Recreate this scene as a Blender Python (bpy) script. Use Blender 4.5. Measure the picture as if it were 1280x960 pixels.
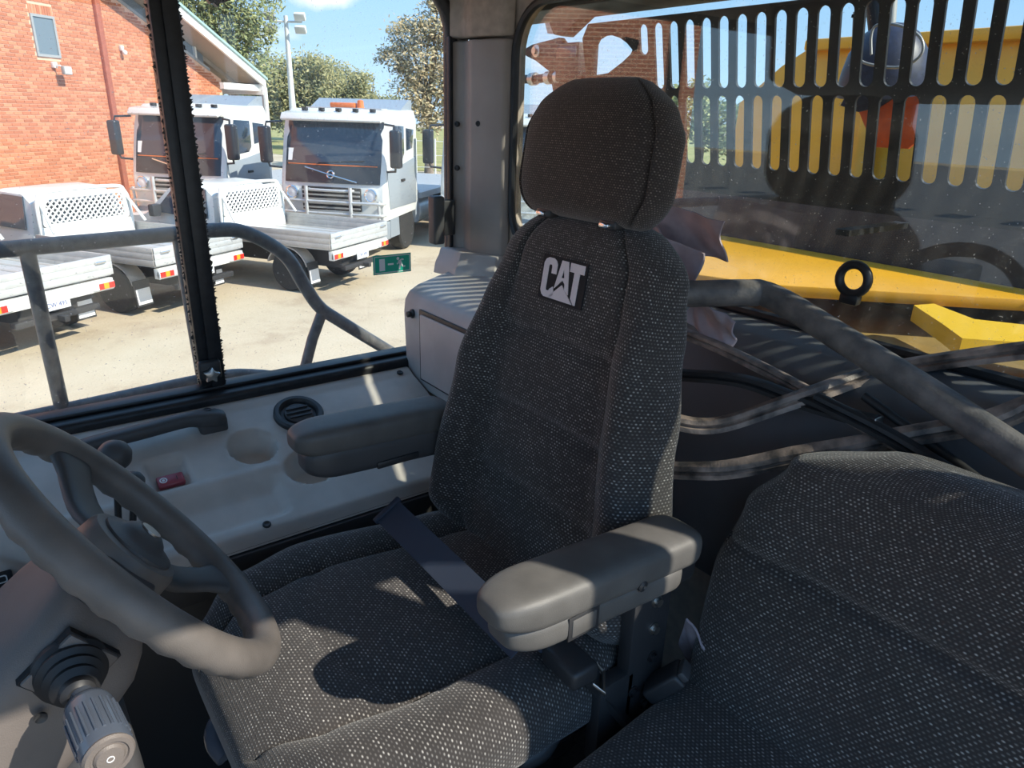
import bpy, bmesh, math, random
from mathutils import Vector as V, Matrix as M
random.seed(7)
PI = math.pi
H = 3.1                      # eye height above the yard; cab coordinates below are relative to the eye
R = math.radians
for o in list(bpy.data.objects): bpy.data.objects.remove(o)
scn = bpy.context.scene
COL = scn.collection

# ------------------------------------------------------------------ camera
FPX, PITCH, ROLL, HD = 880.0, math.atan(337/880.0), 0.03, R(52.5)
D_ = V((math.cos(HD), math.sin(HD), 0)); RT = V((math.sin(HD), -math.cos(HD), 0)); ZU = V((0, 0, 1))
FW = D_*math.cos(PITCH) - ZU*math.sin(PITCH); UP = D_*math.sin(PITCH) + ZU*math.cos(PITCH)
RT2 = RT*math.cos(ROLL) + UP*math.sin(ROLL); UP2 = UP*math.cos(ROLL) - RT*math.sin(ROLL)
cd = bpy.data.cameras.new('camera'); cam = bpy.data.objects.new('camera', cd); COL.objects.link(cam)
cd.sensor_width = 36; cd.lens = 36*FPX/1280; cd.clip_start = 0.02; cd.clip_end = 600
mw = M((RT2, UP2, -FW)).transposed().to_4x4(); mw.translation = V((0, 0, H)); cam.matrix_world = mw
scn.camera = cam

def ray0(px, py): return (FW*FPX + RT2*(px-640) + UP2*(480-py)).normalized()

# ------------------------------------------------------------------ sky, sun, exposure
SUN_AZ, SUN_EL = R(-60), R(40)
scn.view_settings.view_transform = 'Standard'; scn.view_settings.look = 'None'
scn.view_settings.gamma = 1; scn.view_settings.use_curve_mapping = False
scn.view_settings.exposure = 0.6
w = bpy.data.worlds.new('sky'); scn.world = w; w.use_nodes = True
nt = w.node_tree; nt.nodes.clear()
def N(t, typ, **kw):
    n = t.nodes.new(typ)
    for k, v in kw.items(): setattr(n, k, v)
    return n
out = N(nt, 'ShaderNodeOutputWorld'); bg = N(nt, 'ShaderNodeBackground'); bg.inputs[1].default_value = 1.0
tc = N(nt, 'ShaderNodeTexCoord'); sp = N(nt, 'ShaderNodeSeparateXYZ'); nt.links.new(tc.outputs['Generated'], sp.inputs[0])
cr = N(nt, 'ShaderNodeValToRGB'); nt.links.new(sp.outputs['Z'], cr.inputs[0])
e = cr.color_ramp.elements; e[0].position = 0.0; e[0].color = (.50, .70, .92, 1); e[1].position = 1.0; e[1].color = (.20, .40, .78, 1)
k = e.new(.22); k.color = (.26, .54, .93, 1)
mp = N(nt, 'ShaderNodeMapping'); mp.inputs['Scale'].default_value = (1, 1, 3.0); nt.links.new(tc.outputs['Generated'], mp.inputs[0])
nz = N(nt, 'ShaderNodeTexNoise'); nz.inputs['Scale'].default_value = 4.3; nz.inputs['Detail'].default_value = 6; nt.links.new(mp.outputs[0], nz.inputs['Vector'])
cm = N(nt, 'ShaderNodeMapRange'); cm.inputs[1].default_value = .60; cm.inputs[2].default_value = .78; nt.links.new(nz.outputs[0], cm.inputs[0])
mx = N(nt, 'ShaderNodeMixRGB'); mx.inputs[2].default_value = (.92, .95, 1, 1)
cd_ = ray0(405, -12)
dp = N(nt, 'ShaderNodeVectorMath', operation='SUBTRACT'); nt.links.new(tc.outputs['Generated'], dp.inputs[0]); dp.inputs[1].default_value = cd_
ds = N(nt, 'ShaderNodeVectorMath', operation='MULTIPLY'); ds.inputs[1].default_value = (1, 1, 2.6); nt.links.new(dp.outputs[0], ds.inputs[0])
dl = N(nt, 'ShaderNodeVectorMath', operation='LENGTH'); nt.links.new(ds.outputs[0], dl.inputs[0])
cn = N(nt, 'ShaderNodeTexNoise'); cn.inputs['Scale'].default_value = 26; cn.inputs['Detail'].default_value = 5; nt.links.new(tc.outputs['Generated'], cn.inputs['Vector'])
ca = N(nt, 'ShaderNodeMath', operation='MULTIPLY_ADD'); nt.links.new(cn.outputs[0], ca.inputs[0]); ca.inputs[1].default_value = -.055; nt.links.new(dl.outputs['Value'], ca.inputs[2])
cmk = N(nt, 'ShaderNodeMapRange'); cmk.inputs[1].default_value = .030; cmk.inputs[2].default_value = .002; nt.links.new(ca.outputs[0], cmk.inputs[0])
cmx = N(nt, 'ShaderNodeMath', operation='MAXIMUM'); nt.links.new(cm.outputs[0], cmx.inputs[0]); nt.links.new(cmk.outputs[0], cmx.inputs[1])
nt.links.new(cmx.outputs[0], mx.inputs[0]); nt.links.new(cr.outputs[0], mx.inputs[1])
nt.links.new(mx.outputs[0], bg.inputs[0]); nt.links.new(bg.outputs[0], out.inputs[0])
sl = bpy.data.lights.new('sun', 'SUN'); sl.energy = 4.6; sl.angle = R(.53); sl.color = (1, .94, .82)
so = bpy.data.objects.new('sun', sl); COL.objects.link(so); so.location = (8, -14, 18)
sd = V((math.cos(SUN_AZ)*math.cos(SUN_EL), math.sin(SUN_AZ)*math.cos(SUN_EL), math.sin(SUN_EL)))
so.rotation_euler = sd.to_track_quat('Z', 'Y').to_euler()

# ------------------------------------------------------------------ pixel helpers (1280 x 960 frame -> cab coordinates)
def ray(px, py): return FW*FPX + RT2*(px-640) + UP2*(480-py)
def onx(px, py, x): d = ray(px, py); return d*(x/d.x)
def ony(px, py, y): d = ray(px, py); return d*(y/d.y)
def onz(px, py, z): d = ray(px, py); return d*(z/d.z)

# ------------------------------------------------------------------ geometry kit
class G:
    def __init__(s): s.v = []; s.f = []; s.uv = None
    def add(s, o):
        n = len(s.v); s.v += o.v; s.f += [tuple(i+n for i in f) for f in o.f]
        if o.uv is not None:
            if s.uv is None: s.uv = [(0, 0)]*n
            s.uv += o.uv
        elif s.uv is not None: s.uv += [(0, 0)]*len(o.v)
        return s
    def xf(s, m): s.v = [m @ V(p) for p in s.v]; return s
    def mv(s, x, y, z): s.v = [V(p)+V((x, y, z)) for p in s.v]; return s
def bx(x0, x1, y0, y1, z0, z1):
    g = G(); g.v = [V((x, y, z)) for x in (x0, x1) for y in (y0, y1) for z in (z0, z1)]
    g.f = [(0, 1, 3, 2), (4, 6, 7, 5), (0, 4, 5, 1), (2, 3, 7, 6), (0, 2, 6, 4), (1, 5, 7, 3)]; return g
def frame(o, u, v):                     # matrix with columns u, v, u x v at o
    u = V(u).normalized(); v = V(v); v = (v - u*v.dot(u)).normalized(); w_ = u.cross(v)
    m = M((u, v, w_)).transposed().to_4x4(); m.translation = V(o); return m
def obx(o, u, v, su, sv, sw):           # oriented box centred at o
    return bx(-su/2, su/2, -sv/2, sv/2, -sw/2, sw/2).xf(frame(o, u, v))
def crp(pts, k=6, closed=False):        # Catmull-Rom through pts
    pts = [V(p) for p in pts]; n = len(pts); r = []
    if n < 3 and not closed: return [pts[0].lerp(pts[-1], i/k) for i in range(k+1)]
    rng = range(n if closed else n-1)
    for i in rng:
        p1, p2 = pts[i], pts[(i+1) % n]
        p0 = pts[(i-1) % n] if (closed or i > 0) else p1*2-p2
        p3 = pts[(i+2) % n] if (closed or i < n-2) else p2*2-p1
        for j in range(k):
            t = j/k
            r.append(.5*((2*p1)+(p2-p0)*t+(2*p0-5*p1+4*p2-p3)*t*t+(3*p1-p0-3*p2+p3)*t**3))
    if not closed: r.append(pts[-1])
    return r
def loft(secs, cap=True, closed=True, ring=False):
    g = G(); n = len(secs[0]); m = len(secs)
    pl = [0.0]
    for i in range(1, m): pl.append(pl[-1] + max((V(secs[i][j])-V(secs[i-1][j])).length for j in (0, n//4, n//2, 3*n//4)))
    g.uv = []
    big = max(secs, key=lambda s: sum((V(s[j])-V(s[j-1])).length for j in range(n)))
    ul = [0.0]
    for j in range(1, n): ul.append(ul[-1] + (V(big[j])-V(big[j-1])).length)
    for i, s in enumerate(secs):
        for j, p in enumerate(s): g.v.append(V(p)); g.uv.append((ul[j], pl[i]))
    for i in range(m if ring else m-1):
        i2 = (i+1) % m
        for j in range(n if closed else n-1):
            a, b = i*n+j, i*n+(j+1) % n
            g.f.append((a, b, i2*n+(j+1) % n, i2*n+j))
    if cap and not ring:
        g.f.append(tuple(range(n-1, -1, -1))); g.f.append(tuple((m-1)*n+j for j in range(n)))
    return g
def frames(path, closed=False, up=None):
    r = []; n = len(path); prev = None
    for i in range(n):
        a = path[(i-1) % n] if (closed or i > 0) else path[i]
        b = path[(i+1) % n] if (closed or i < n-1) else path[i]
        t = (V(b)-V(a)).normalized()
        if up is not None: u = V(up)
        elif prev is None: u = V((0, 0, 1)) if abs(t.z) < .9 else V((1, 0, 0))
        else: u = prev
        u = (u-t*u.dot(t)).normalized(); prev = u
        r.append((V(path[i]), u, t.cross(u)))
    return r
def tube(path, r, n=12, closed=False, up=None, sec=None):
    secs = []
    fr = frames(path, closed, up)
    for i, (p, u, w_) in enumerate(fr):
        rr = r[i] if isinstance(r, (list, tuple)) else r
        if sec: secs.append([p + u*(b*rr) + w_*(a*rr) for a, b in sec])
        else: secs.append([p + (u*math.sin(2*PI*j/n) + w_*math.cos(2*PI*j/n))*rr for j in range(n)])
    return loft(secs, cap=not closed, ring=closed)
def lathe(prof, o, axis, n=28):         # prof: (radius, height along axis)
    ax = V(axis).normalized(); u = ax.orthogonal().normalized(); w_ = ax.cross(u)
    return loft([[V(o)+ax*h+(u*math.cos(2*PI*j/n)+w_*math.sin(2*PI*j/n))*max(r, 1e-4) for j in range(n)] for r, h in prof])
def prism(poly, m, t0, t1):             # polygon in the u,v plane of frame m, from t0 to t1 along w
    n = len(poly); g = G()
    g.v = [m @ V((a, b, t0)) for a, b in poly] + [m @ V((a, b, t1)) for a, b in poly]
    g.f = [tuple(range(n-1, -1, -1)), tuple(range(n, 2*n))] + [(i, (i+1) % n, n+(i+1) % n, n+i) for i in range(n)]
    return g
def rrect(a0, a1, b0, b1, r, k=6):
    p = []
    for cx, cy, s in ((a1-r, b1-r, 0), (a0+r, b1-r, 90), (a0+r, b0+r, 180), (a1-r, b0+r, 270)):
        for i in range(k+1):
            t = R(s+90*i/k); p.append((cx+r*math.cos(t), cy+r*math.sin(t)))
    return p
def plate(outer, holes, m, th):         # flat plate with holes, thickness th centred on the u,v plane
    c = bpy.data.curves.new('tmp', 'CURVE'); c.dimensions = '2D'; c.fill_mode = 'BOTH'; c.extrude = th/2
    for poly in [outer]+holes:
        s = c.splines.new('POLY'); s.points.add(len(poly)-1); s.use_cyclic_u = True
        for i, (a, b) in enumerate(poly): s.points[i].co = (a, b, 0, 1)
    ob = bpy.data.objects.new('tmp', c); COL.objects.link(ob)
    me = bpy.data.meshes.new_from_object(ob.evaluated_get(bpy.context.evaluated_depsgraph_get()))
    g = G(); g.v = [m @ v.co for v in me.vertices]; g.f = [tuple(p.vertices) for p in me.polygons]
    bpy.data.objects.remove(ob); bpy.data.curves.remove(c); bpy.data.meshes.remove(me); return g
def text_geo(s, size, m, th=.002):
    c = bpy.data.curves.new('tmp', 'FONT'); c.body = s; c.size = size; c.extrude = th/2; c.align_x = 'CENTER'; c.align_y = 'CENTER'
    ob = bpy.data.objects.new('tmp', c); COL.objects.link(ob)
    me = bpy.data.meshes.new_from_object(ob.evaluated_get(bpy.context.evaluated_depsgraph_get()))
    g = G(); g.v = [m @ v.co for v in me.vertices]; g.f = [tuple(p.vertices) for p in me.polygons]
    bpy.data.objects.remove(ob); bpy.data.curves.remove(c); bpy.data.meshes.remove(me); return g

LOCAL = set()                           # roots modelled in their own local frame (outdoor things)
def tag(o, label=None, cat=None, group=None, kind=None):
    if label: o['label'] = label
    if cat: o['category'] = cat
    if group: o['group'] = group
    if kind: o['kind'] = kind
    return o
def root(name, label, cat, loc=(0, 0, 0), group=None, local=False, kind=None):
    o = bpy.data.objects.new(name, None); COL.objects.link(o); o.empty_display_size = .1
    if local: LOCAL.add(o.name); o.location = loc
    else: o.location = V(loc)+V((0, 0, H))
    tag(o, label, cat, group, kind); return o
def top(o):
    while o.parent: o = o.parent
    return o
def mk(name, g, mat, parent=None, smooth=True, bevel=0, seg=2, ang=38, label=None, cat=None, group=None, kind=None, local=False):
    if parent is not None:
        t = top(parent); off = V((0, 0, 0)) if t.name in LOCAL else V((0, 0, H))-V(t.location)
    elif local: off = V((0, 0, 0))
    else: off = V((0, 0, H))
    me = bpy.data.meshes.new(name)
    vs = [V(p)+off for p in g.v]; org = V((0, 0, 0))
    if parent is None:
        xs = [p.x for p in vs]; ys = [p.y for p in vs]; zs = [p.z for p in vs]
        org = V(((min(xs)+max(xs))/2, (min(ys)+max(ys))/2, min(zs))); vs = [p-org for p in vs]
    me.from_pydata(vs, [], g.f)
    if g.uv is not None and not bevel:
        ul = me.uv_layers.new(name='UVMap')
        for lp in me.loops: ul.data[lp.index].uv = g.uv[lp.vertex_index]
    bm = bmesh.new(); bm.from_mesh(me)
    bmesh.ops.recalc_face_normals(bm, faces=bm.faces)
    if bevel:
        bmesh.ops.remove_doubles(bm, verts=bm.verts, dist=1e-6)
        ed = [x for x in bm.edges if len(x.link_faces) == 2 and x.calc_face_angle(0) > R(25)]
        bmesh.ops.bevel(bm, geom=ed, offset=bevel, segments=seg, profile=.5, affect='EDGES', clamp_overlap=True)
    bm.to_mesh(me); bm.free()
    if smooth:
        me.shade_smooth(); me.set_sharp_from_angle(angle=R(ang))
    me.materials.append(MAT[mat])
    o = bpy.data.objects.new(name, me); COL.objects.link(o); o.location = org
    if parent is not None: o.parent = parent
    tag(o, label, cat, group, kind); return o
def inst(name, src, parent, loc, rot=None):
    o = bpy.data.objects.new(name, src.data); COL.objects.link(o); o.parent = parent; o.location = loc
    if rot: o.rotation_euler = rot
    return o
def dup(o, parent=None):
    c = o.copy(); COL.objects.link(c); c.parent = parent
    for ch in list(o.children): dup(ch, c)
    return c

# ------------------------------------------------------------------ materials
MAT = {}
def pm(name, col, rough=.5, metal=0., var=0., vscale=8., bump=0., bscale=200., col2=None, spec=.5, coat=0., detail=4, emis=None):
    m = bpy.data.materials.new(name); m.use_nodes = True; t = m.node_tree; b = t.nodes['Principled BSDF']
    b.inputs['Base Color'].default_value = (*col, 1); b.inputs['Roughness'].default_value = rough
    b.inputs['Metallic'].default_value = metal; b.inputs['Specular IOR Level'].default_value = spec
    b.inputs['Coat Weight'].default_value = coat
    tcn = N(t, 'ShaderNodeTexCoord')
    if var or col2:
        nz_ = N(t, 'ShaderNodeTexNoise'); nz_.inputs['Scale'].default_value = vscale; nz_.inputs['Detail'].default_value = detail
        t.links.new(tcn.outputs['Object'], nz_.inputs['Vector'])
        mr = N(t, 'ShaderNodeMapRange'); mr.inputs[1].default_value = .35; mr.inputs[2].default_value = .68
        t.links.new(nz_.outputs[0], mr.inputs[0])
        mix = N(t, 'ShaderNodeMixRGB'); c2 = col2 or tuple(min(1, c*(1+var)) for c in col); c1 = col if col2 else tuple(c*(1-var) for c in col)
        mix.inputs[1].default_value = (*c1, 1); mix.inputs[2].default_value = (*c2, 1)
        t.links.new(mr.outputs[0], mix.inputs[0]); t.links.new(mix.outputs[0], b.inputs['Base Color'])
    if bump:
        n2 = N(t, 'ShaderNodeTexNoise'); n2.inputs['Scale'].default_value = bscale; n2.inputs['Detail'].default_value = 2
        t.links.new(tcn.outputs['Object'], n2.inputs['Vector'])
        bp = N(t, 'ShaderNodeBump'); bp.inputs['Strength'].default_value = bump; bp.inputs['Distance'].default_value = .6/bscale
        t.links.new(n2.outputs[0], bp.inputs['Height']); t.links.new(bp.outputs[0], b.inputs['Normal'])
    MAT[name] = m; return m
def math_(t, op, a, b=None, c=None):
    n = N(t, 'ShaderNodeMath', operation=op)
    for i, x in enumerate((a, b, c)):
        if x is None: continue
        if isinstance(x, (int, float)): n.inputs[i].default_value = x
        else: t.links.new(x, n.inputs[i])
    return n.outputs[0]
def fabric(name, dark, light, cw=.0068, rh=.0044):
    m = bpy.data.materials.new(name); m.use_nodes = True; t = m.node_tree; b = t.nodes['Principled BSDF']
    uv = N(t, 'ShaderNodeUVMap'); s = N(t, 'ShaderNodeSeparateXYZ'); t.links.new(uv.outputs[0], s.inputs[0])
    v = math_(t, 'DIVIDE', s.outputs[1], rh); row = math_(t, 'FLOOR', v)
    u = math_(t, 'ADD', math_(t, 'DIVIDE', s.outputs[0], cw), math_(t, 'MULTIPLY', math_(t, 'MODULO', row, 2.0), .5))
    cell = N(t, 'ShaderNodeCombineXYZ'); t.links.new(math_(t, 'FLOOR', u), cell.inputs[0]); t.links.new(row, cell.inputs[1])
    fu = math_(t, 'SUBTRACT', math_(t, 'FRACT', u), .5); fv = math_(t, 'SUBTRACT', math_(t, 'FRACT', v), .5)
    d = math_(t, 'SQRT', math_(t, 'ADD', math_(t, 'MULTIPLY', fu, fu), math_(t, 'MULTIPLY', math_(t, 'MULTIPLY', fv, fv), 1.3)))
    mr = N(t, 'ShaderNodeMapRange'); mr.inputs[1].default_value = .36; mr.inputs[2].default_value = .08; t.links.new(d, mr.inputs[0])
    wn = N(t, 'ShaderNodeTexWhiteNoise'); t.links.new(cell.outputs[0], wn.inputs['Vector'])
    f = math_(t, 'MULTIPLY', mr.outputs[0], math_(t, 'ADD', math_(t, 'MULTIPLY', math_(t, 'POWER', wn.outputs[0], 2.2), .95), .12))
    tc_ = N(t, 'ShaderNodeTexCoord'); nz_ = N(t, 'ShaderNodeTexNoise'); nz_.inputs['Scale'].default_value = 5; t.links.new(tc_.outputs['Object'], nz_.inputs['Vector'])
    mix = N(t, 'ShaderNodeMixRGB'); mix.inputs[1].default_value = (*dark, 1); mix.inputs[2].default_value = (*light, 1); t.links.new(f, mix.inputs[0])
    mm = N(t, 'ShaderNodeMixRGB', blend_type='MULTIPLY'); mm.inputs[0].default_value = .5; t.links.new(mix.outputs[0], mm.inputs[1]); t.links.new(nz_.outputs[0], mm.inputs[2])
    t.links.new(mm.outputs[0], b.inputs['Base Color'])
    b.inputs['Roughness'].default_value = .9; b.inputs['Specular IOR Level'].default_value = .15
    b.inputs['Sheen Weight'].default_value = .25; b.inputs['Sheen Roughness'].default_value = .5
    bp = N(t, 'ShaderNodeBump'); bp.inputs['Strength'].default_value = .5; bp.inputs['Distance'].default_value = .0012
    t.links.new(mr.outputs[0], bp.inputs['Height']); t.links.new(bp.outputs[0], b.inputs['Normal'])
    MAT[name] = m
def glass(name, ior, tint, dust, dscale):
    m = bpy.data.materials.new(name); m.use_nodes = True; t = m.node_tree; t.nodes.clear()
    o = N(t, 'ShaderNodeOutputMaterial'); tr = N(t, 'ShaderNodeBsdfTransparent'); tr.inputs[0].default_value = (*tint, 1)
    gl = N(t, 'ShaderNodeBsdfGlossy'); gl.inputs['Roughness'].default_value = .004
    fr = N(t, 'ShaderNodeFresnel'); ge = N(t, 'ShaderNodeNewGeometry')
    t.links.new(math_(t, 'ADD', ior, math_(t, 'MULTIPLY', ge.outputs['Backfacing'], 1/ior-ior)), fr.inputs[0])   # same reflectance on both faces of the pane
    f2 = fr.outputs[0]
    m1 = N(t, 'ShaderNodeMixShader'); t.links.new(f2, m1.inputs[0]); t.links.new(tr.outputs[0], m1.inputs[1]); t.links.new(gl.outputs[0], m1.inputs[2])
    df = N(t, 'ShaderNodeBsdfDiffuse'); df.inputs[0].default_value = (.8, .8, .78, 1)
    tl = N(t, 'ShaderNodeBsdfTranslucent'); tl.inputs[0].default_value = (.8, .8, .78, 1)
    ms = N(t, 'ShaderNodeMixShader'); ms.inputs[0].default_value = .5; t.links.new(df.outputs[0], ms.inputs[1]); t.links.new(tl.outputs[0], ms.inputs[2])
    tc_ = N(t, 'ShaderNodeTexCoord'); nz_ = N(t, 'ShaderNodeTexNoise'); nz_.inputs['Scale'].default_value = dscale; nz_.inputs['Detail'].default_value = 1
    t.links.new(tc_.outputs['Object'], nz_.inputs['Vector'])
    mr = N(t, 'ShaderNodeMapRange'); mr.inputs[1].default_value = .70; mr.inputs[2].default_value = .80; mr.inputs[4].default_value = dust; t.links.new(nz_.outputs[0], mr.inputs[0])
    n3 = N(t, 'ShaderNodeTexNoise'); n3.inputs['Scale'].default_value = 3; t.links.new(tc_.outputs['Object'], n3.inputs['Vector'])
    dd = math_(t, 'ADD', mr.outputs[0], math_(t, 'MULTIPLY', n3.outputs[0], .035))
    m2 = N(t, 'ShaderNodeMixShader'); t.links.new(dd, m2.inputs[0]); t.links.new(m1.outputs[0], m2.inputs[1]); t.links.new(ms.outputs[0], m2.inputs[2])
    t.links.new(m2.outputs[0], o.inputs[0]); MAT[name] = m
fabric('fabric', (.054, .048, .046), (.58, .55, .51), .0074, .0050)
fabric('fabric_plain', (.055, .044, .039), (.36, .30, .26), .0050, .0036)
glass('glass_side', 1.45, (.97, .98, .97), .5, 190)
glass('glass_rear', 1.80, (.92, .95, .93), .4, 260)
pm('console_grey', (.56, .51, .46), .55, var=.12, vscale=9, bump=.25, bscale=900)
pm('box_grey', (.46, .43, .41), .5, var=.12, vscale=7, bump=.3, bscale=900)
pm('pillar_grey', (.36, .315, .285), .6, bump=.3, bscale=900, var=.08)
pm('headliner', (.44, .37, .31), .95, bump=.6, bscale=1200, var=.12, vscale=40)
pm('plastic_dark', (.065, .064, .066), .5, bump=.35, bscale=900, var=.15)
pm('plastic_black', (.032, .032, .034), .42, bump=.15, bscale=700)
pm('armrest_vinyl', (.105, .10, .094), .48, bump=.5, bscale=1100, var=.15, vscale=20)
pm('wheel_vinyl', (.13, .115, .105), .45, bump=.45, bscale=900, var=.2, vscale=14)
pm('column_plastic', (.155, .132, .12), .5, bump=.4, bscale=700, var=.15)
pm('shelf_plastic', (.115, .12, .13), .5, bump=.4, bscale=800, var=.1)
pm('rubber', (.02, .02, .022), .5, var=.3, vscale=30)
pm('rubber_worn', (.05, .046, .045), .5, col2=(.40, .31, .26), vscale=26, bump=.4, bscale=300, detail=8)
pm('rubber_bar', (.085, .082, .082), .5, col2=(.20, .18, .165), vscale=30, bump=.3, bscale=250, detail=8)
pm('black_paint', (.016, .016, .018), .45, var=.3, vscale=60)
pm('guard_black', (.012, .013, .016), .5, var=.3, vscale=90)
pm('rail_paint', (.07, .075, .08), .4, col2=(.14, .14, .14), vscale=40, detail=8)
pm('floor_mat', (.03, .028, .027), .8, var=.4, vscale=60, bump=.5, bscale=400)
pm('belt', (.026, .036, .060), .65, bump=.4, bscale=1500)
pm('zinc', (.55, .53, .5), .35, 1.)
pm('chrome', (.75, .76, .78), .15, 1.)
pm('red_switch', (.36, .05, .07), .35, coat=.3)
pm('print_white', (.85, .84, .83), .6)
pm('logo_white', (.72, .66, .68), .8, bump=.5, bscale=900)
pm('logo_black', (.01, .01, .012), .8)
pm('stalk_blue', (.075, .09, .12), .25, var=.15)
pm('cloth_purple', (.42, .35, .38), .9, var=.2, vscale=20, bump=.4, bscale=500)
pm('sticker_green', (.006, .42, .28), .45)
pm('yellow', (.80, .38, .015), .38, var=.10, vscale=3)
pm('yellow_trim', (.85, .50, .02), .4)
pm('orange', (.95, .13, .01), .6, var=.15, vscale=50)
pm('navy', (.025, .03, .065), .45, var=.3, vscale=80)
pm('white_paint', (.74, .75, .72), .3, coat=.3)
pm('truck_grey', (.30, .34, .38), .35, coat=.2)
pm('truck_black', (.035, .04, .05), .25)
pm('screen_glass', (.03, .045, .07), .06, spec=.8)
pm('alloy', (.60, .62, .63), .38, .35, var=.06)
pm('alloy_shaded', (.48, .45, .42), .5, .2, var=.08)  # darker, browner alloy copy: shade on the tray sides put into the colour
pm('tyre', (.03, .03, .03), .85, bump=.4, bscale=60)
pm('rim_grey', (.45, .44, .42), .5, .2)
pm('chassis', (.03, .03, .032), .7)
pm('lamp_red', (.75, .03, .02), .3); pm('lamp_amber', (.95, .35, .02), .3); pm('lamp_white', (.8, .8, .8), .25)
pm('plate_white', (.7, .72, .74), .5); pm('plate_ink', (.05, .08, .25), .5)
pm('beacon', (.75, .20, .06), .35)
pm('mortar', (.80, .50, .35), .9, var=.08, vscale=6)
pm('frame_grey', (.34, .36, .37), .6); pm('win_pane', (.16, .21, .25), .3)
pm('pipe_brown', (.36, .105, .06), .6, var=.1)
pm('fascia_white', (.86, .86, .82), .5); pm('gutter_green', (.35, .50, .48), .5); pm('soffit', (.36, .32, .27), .8)
pm('roof_sheet', (.45, .50, .50), .5)
pm('bark', (.22, .18, .15), .9, var=.3, vscale=4)
pm('pole_white', (.72, .74, .74), .5)
pm('grass', (.26, .27, .08), .95, col2=(.48, .41, .17), vscale=.6, bump=.5, bscale=12)
pm('asphalt', (.20, .20, .195), .9, var=.15, vscale=3, bump=.4, bscale=60)
pm('road_paint', (.8, .8, .78), .7)
def leafmat(name, a, b_):
    m = pm(name, a, .7); t = m.node_tree; p = t.nodes['Principled BSDF']
    ge = N(t, 'ShaderNodeNewGeometry'); mix = N(t, 'ShaderNodeMixRGB'); mix.inputs[1].default_value = (*a, 1); mix.inputs[2].default_value = (*b_, 1)
    t.links.new(ge.outputs['Random Per Island'], mix.inputs[0]); t.links.new(mix.outputs[0], p.inputs['Base Color'])
leafmat('leaf_olive', (.16, .175, .075), (.42, .38, .18)); leafmat('leaf_green', (.13, .17, .075), (.38, .39, .16)); leafmat('leaf_dry', (.25, .24, .13), (.62, .48, .28))
pm('yellow_dirty_shaded', (.30, .20, .06), .6, var=.3, vscale=6)  # dirty yellow, with shade and the glass reflection mixed into its brown
def brickmat():
    m = pm('brick', (.6, .2, .1), .85, bump=.3, bscale=40); t = m.node_tree; p = t.nodes['Principled BSDF']
    ge = N(t, 'ShaderNodeNewGeometry'); oi = N(t, 'ShaderNodeObjectInfo')
    f = math_(t, 'FRACT', math_(t, 'ADD', ge.outputs['Random Per Island'], oi.outputs['Random']))
    r_ = N(t, 'ShaderNodeValToRGB'); t.links.new(f, r_.inputs[0]); el = r_.color_ramp.elements
    el[0].color = (.44, .155, .075, 1); el[1].color = (.64, .29, .16, 1); q = el.new(.5); q.color = (.56, .20, .10, 1)
    t.links.new(r_.outputs[0], p.inputs['Base Color'])
brickmat()
def brickwall():                         # far run of the wall, out of frame (seen only mirrored in the rear glass)
    m = pm('brick_far', (.6, .2, .1), .85); t = m.node_tree; p = t.nodes['Principled BSDF']
    tc_ = N(t, 'ShaderNodeUVMap'); b = N(t, 'ShaderNodeTexBrick'); t.links.new(tc_.outputs[0], b.inputs['Vector'])
    b.inputs['Color1'].default_value = (.52, .155, .075, 1); b.inputs['Color2'].default_value = (.70, .26, .14, 1); b.inputs['Mortar'].default_value = (.86, .52, .36, 1)
    b.inputs['Scale'].default_value = 1; b.inputs['Brick Width'].default_value = .24; b.inputs['Row Height'].default_value = .086; b.inputs['Mortar Size'].default_value = .012
    t.links.new(b.outputs[0], p.inputs['Base Color'])
brickwall()
def groundmat():
    m = pm('concrete', (.52, .44, .33), .9, bump=.3, bscale=25); t = m.node_tree; p = t.nodes['Principled BSDF']
    tc_ = N(t, 'ShaderNodeTexCoord')
    n1 = N(t, 'ShaderNodeTexNoise'); n1.inputs['Scale'].default_value = .5; n1.inputs['Detail'].default_value = 8; n1.inputs['Roughness'].default_value = .65
    t.links.new(tc_.outputs['Object'], n1.inputs['Vector'])
    r_ = N(t, 'ShaderNodeValToRGB'); t.links.new(n1.outputs[0], r_.inputs[0]); el = r_.color_ramp.elements
    el[0].position = .3; el[0].color = (.36, .27, .18, 1); el[1].position = .7; el[1].color = (.60, .51, .37, 1); q = el.new(.47); q.color = (.54, .445, .31, 1)
    t.links.new(r_.outputs[0], p.inputs['Base Color'])
groundmat()

# ================================================================== STRUCTURE: yard
g = G(); g.v = [V(p) for p in ((-70, -70, 0), (170, -70, 0), (170, 170, 0), (-70, 170, 0))]; g.f = [(0, 1, 2, 3)]
mk('floor_yard', g, 'concrete', local=True, kind='structure', smooth=False, label='pale sunlit concrete yard outside the cab')
g = G(); g.v = [V(p) for p in ((-65, -20, .012), (-6.5, -20, .012), (-6.5, 60, .012), (-65, 60, .012))]; g.f = [(0, 1, 2, 3)]
road = mk('floor_road', g, 'asphalt', local=True, kind='structure', smooth=False, label='grey asphalt road beside the yard')
for k in range(16):
    mk('road_dash', bx(-26, -24.4, -12+k*2.2, -11.1+k*2.2, .013, .018), 'road_paint', road, smooth=False)
# grass verge beyond the yard
g = G()
for (a, b) in ((66, 0), (26, 0)):
    pass
gd = [V((20, 36, .02)), V((46, 21, .02)), V((120, 90, .02)), V((60, 150, .02)), V((10, 120, .02))]
g.v = gd; g.f = [tuple(range(len(gd)))]
mk('floor_grass', g, 'grass', local=True, kind='structure', smooth=False, label='dry green grass verge beyond the yard')

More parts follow.
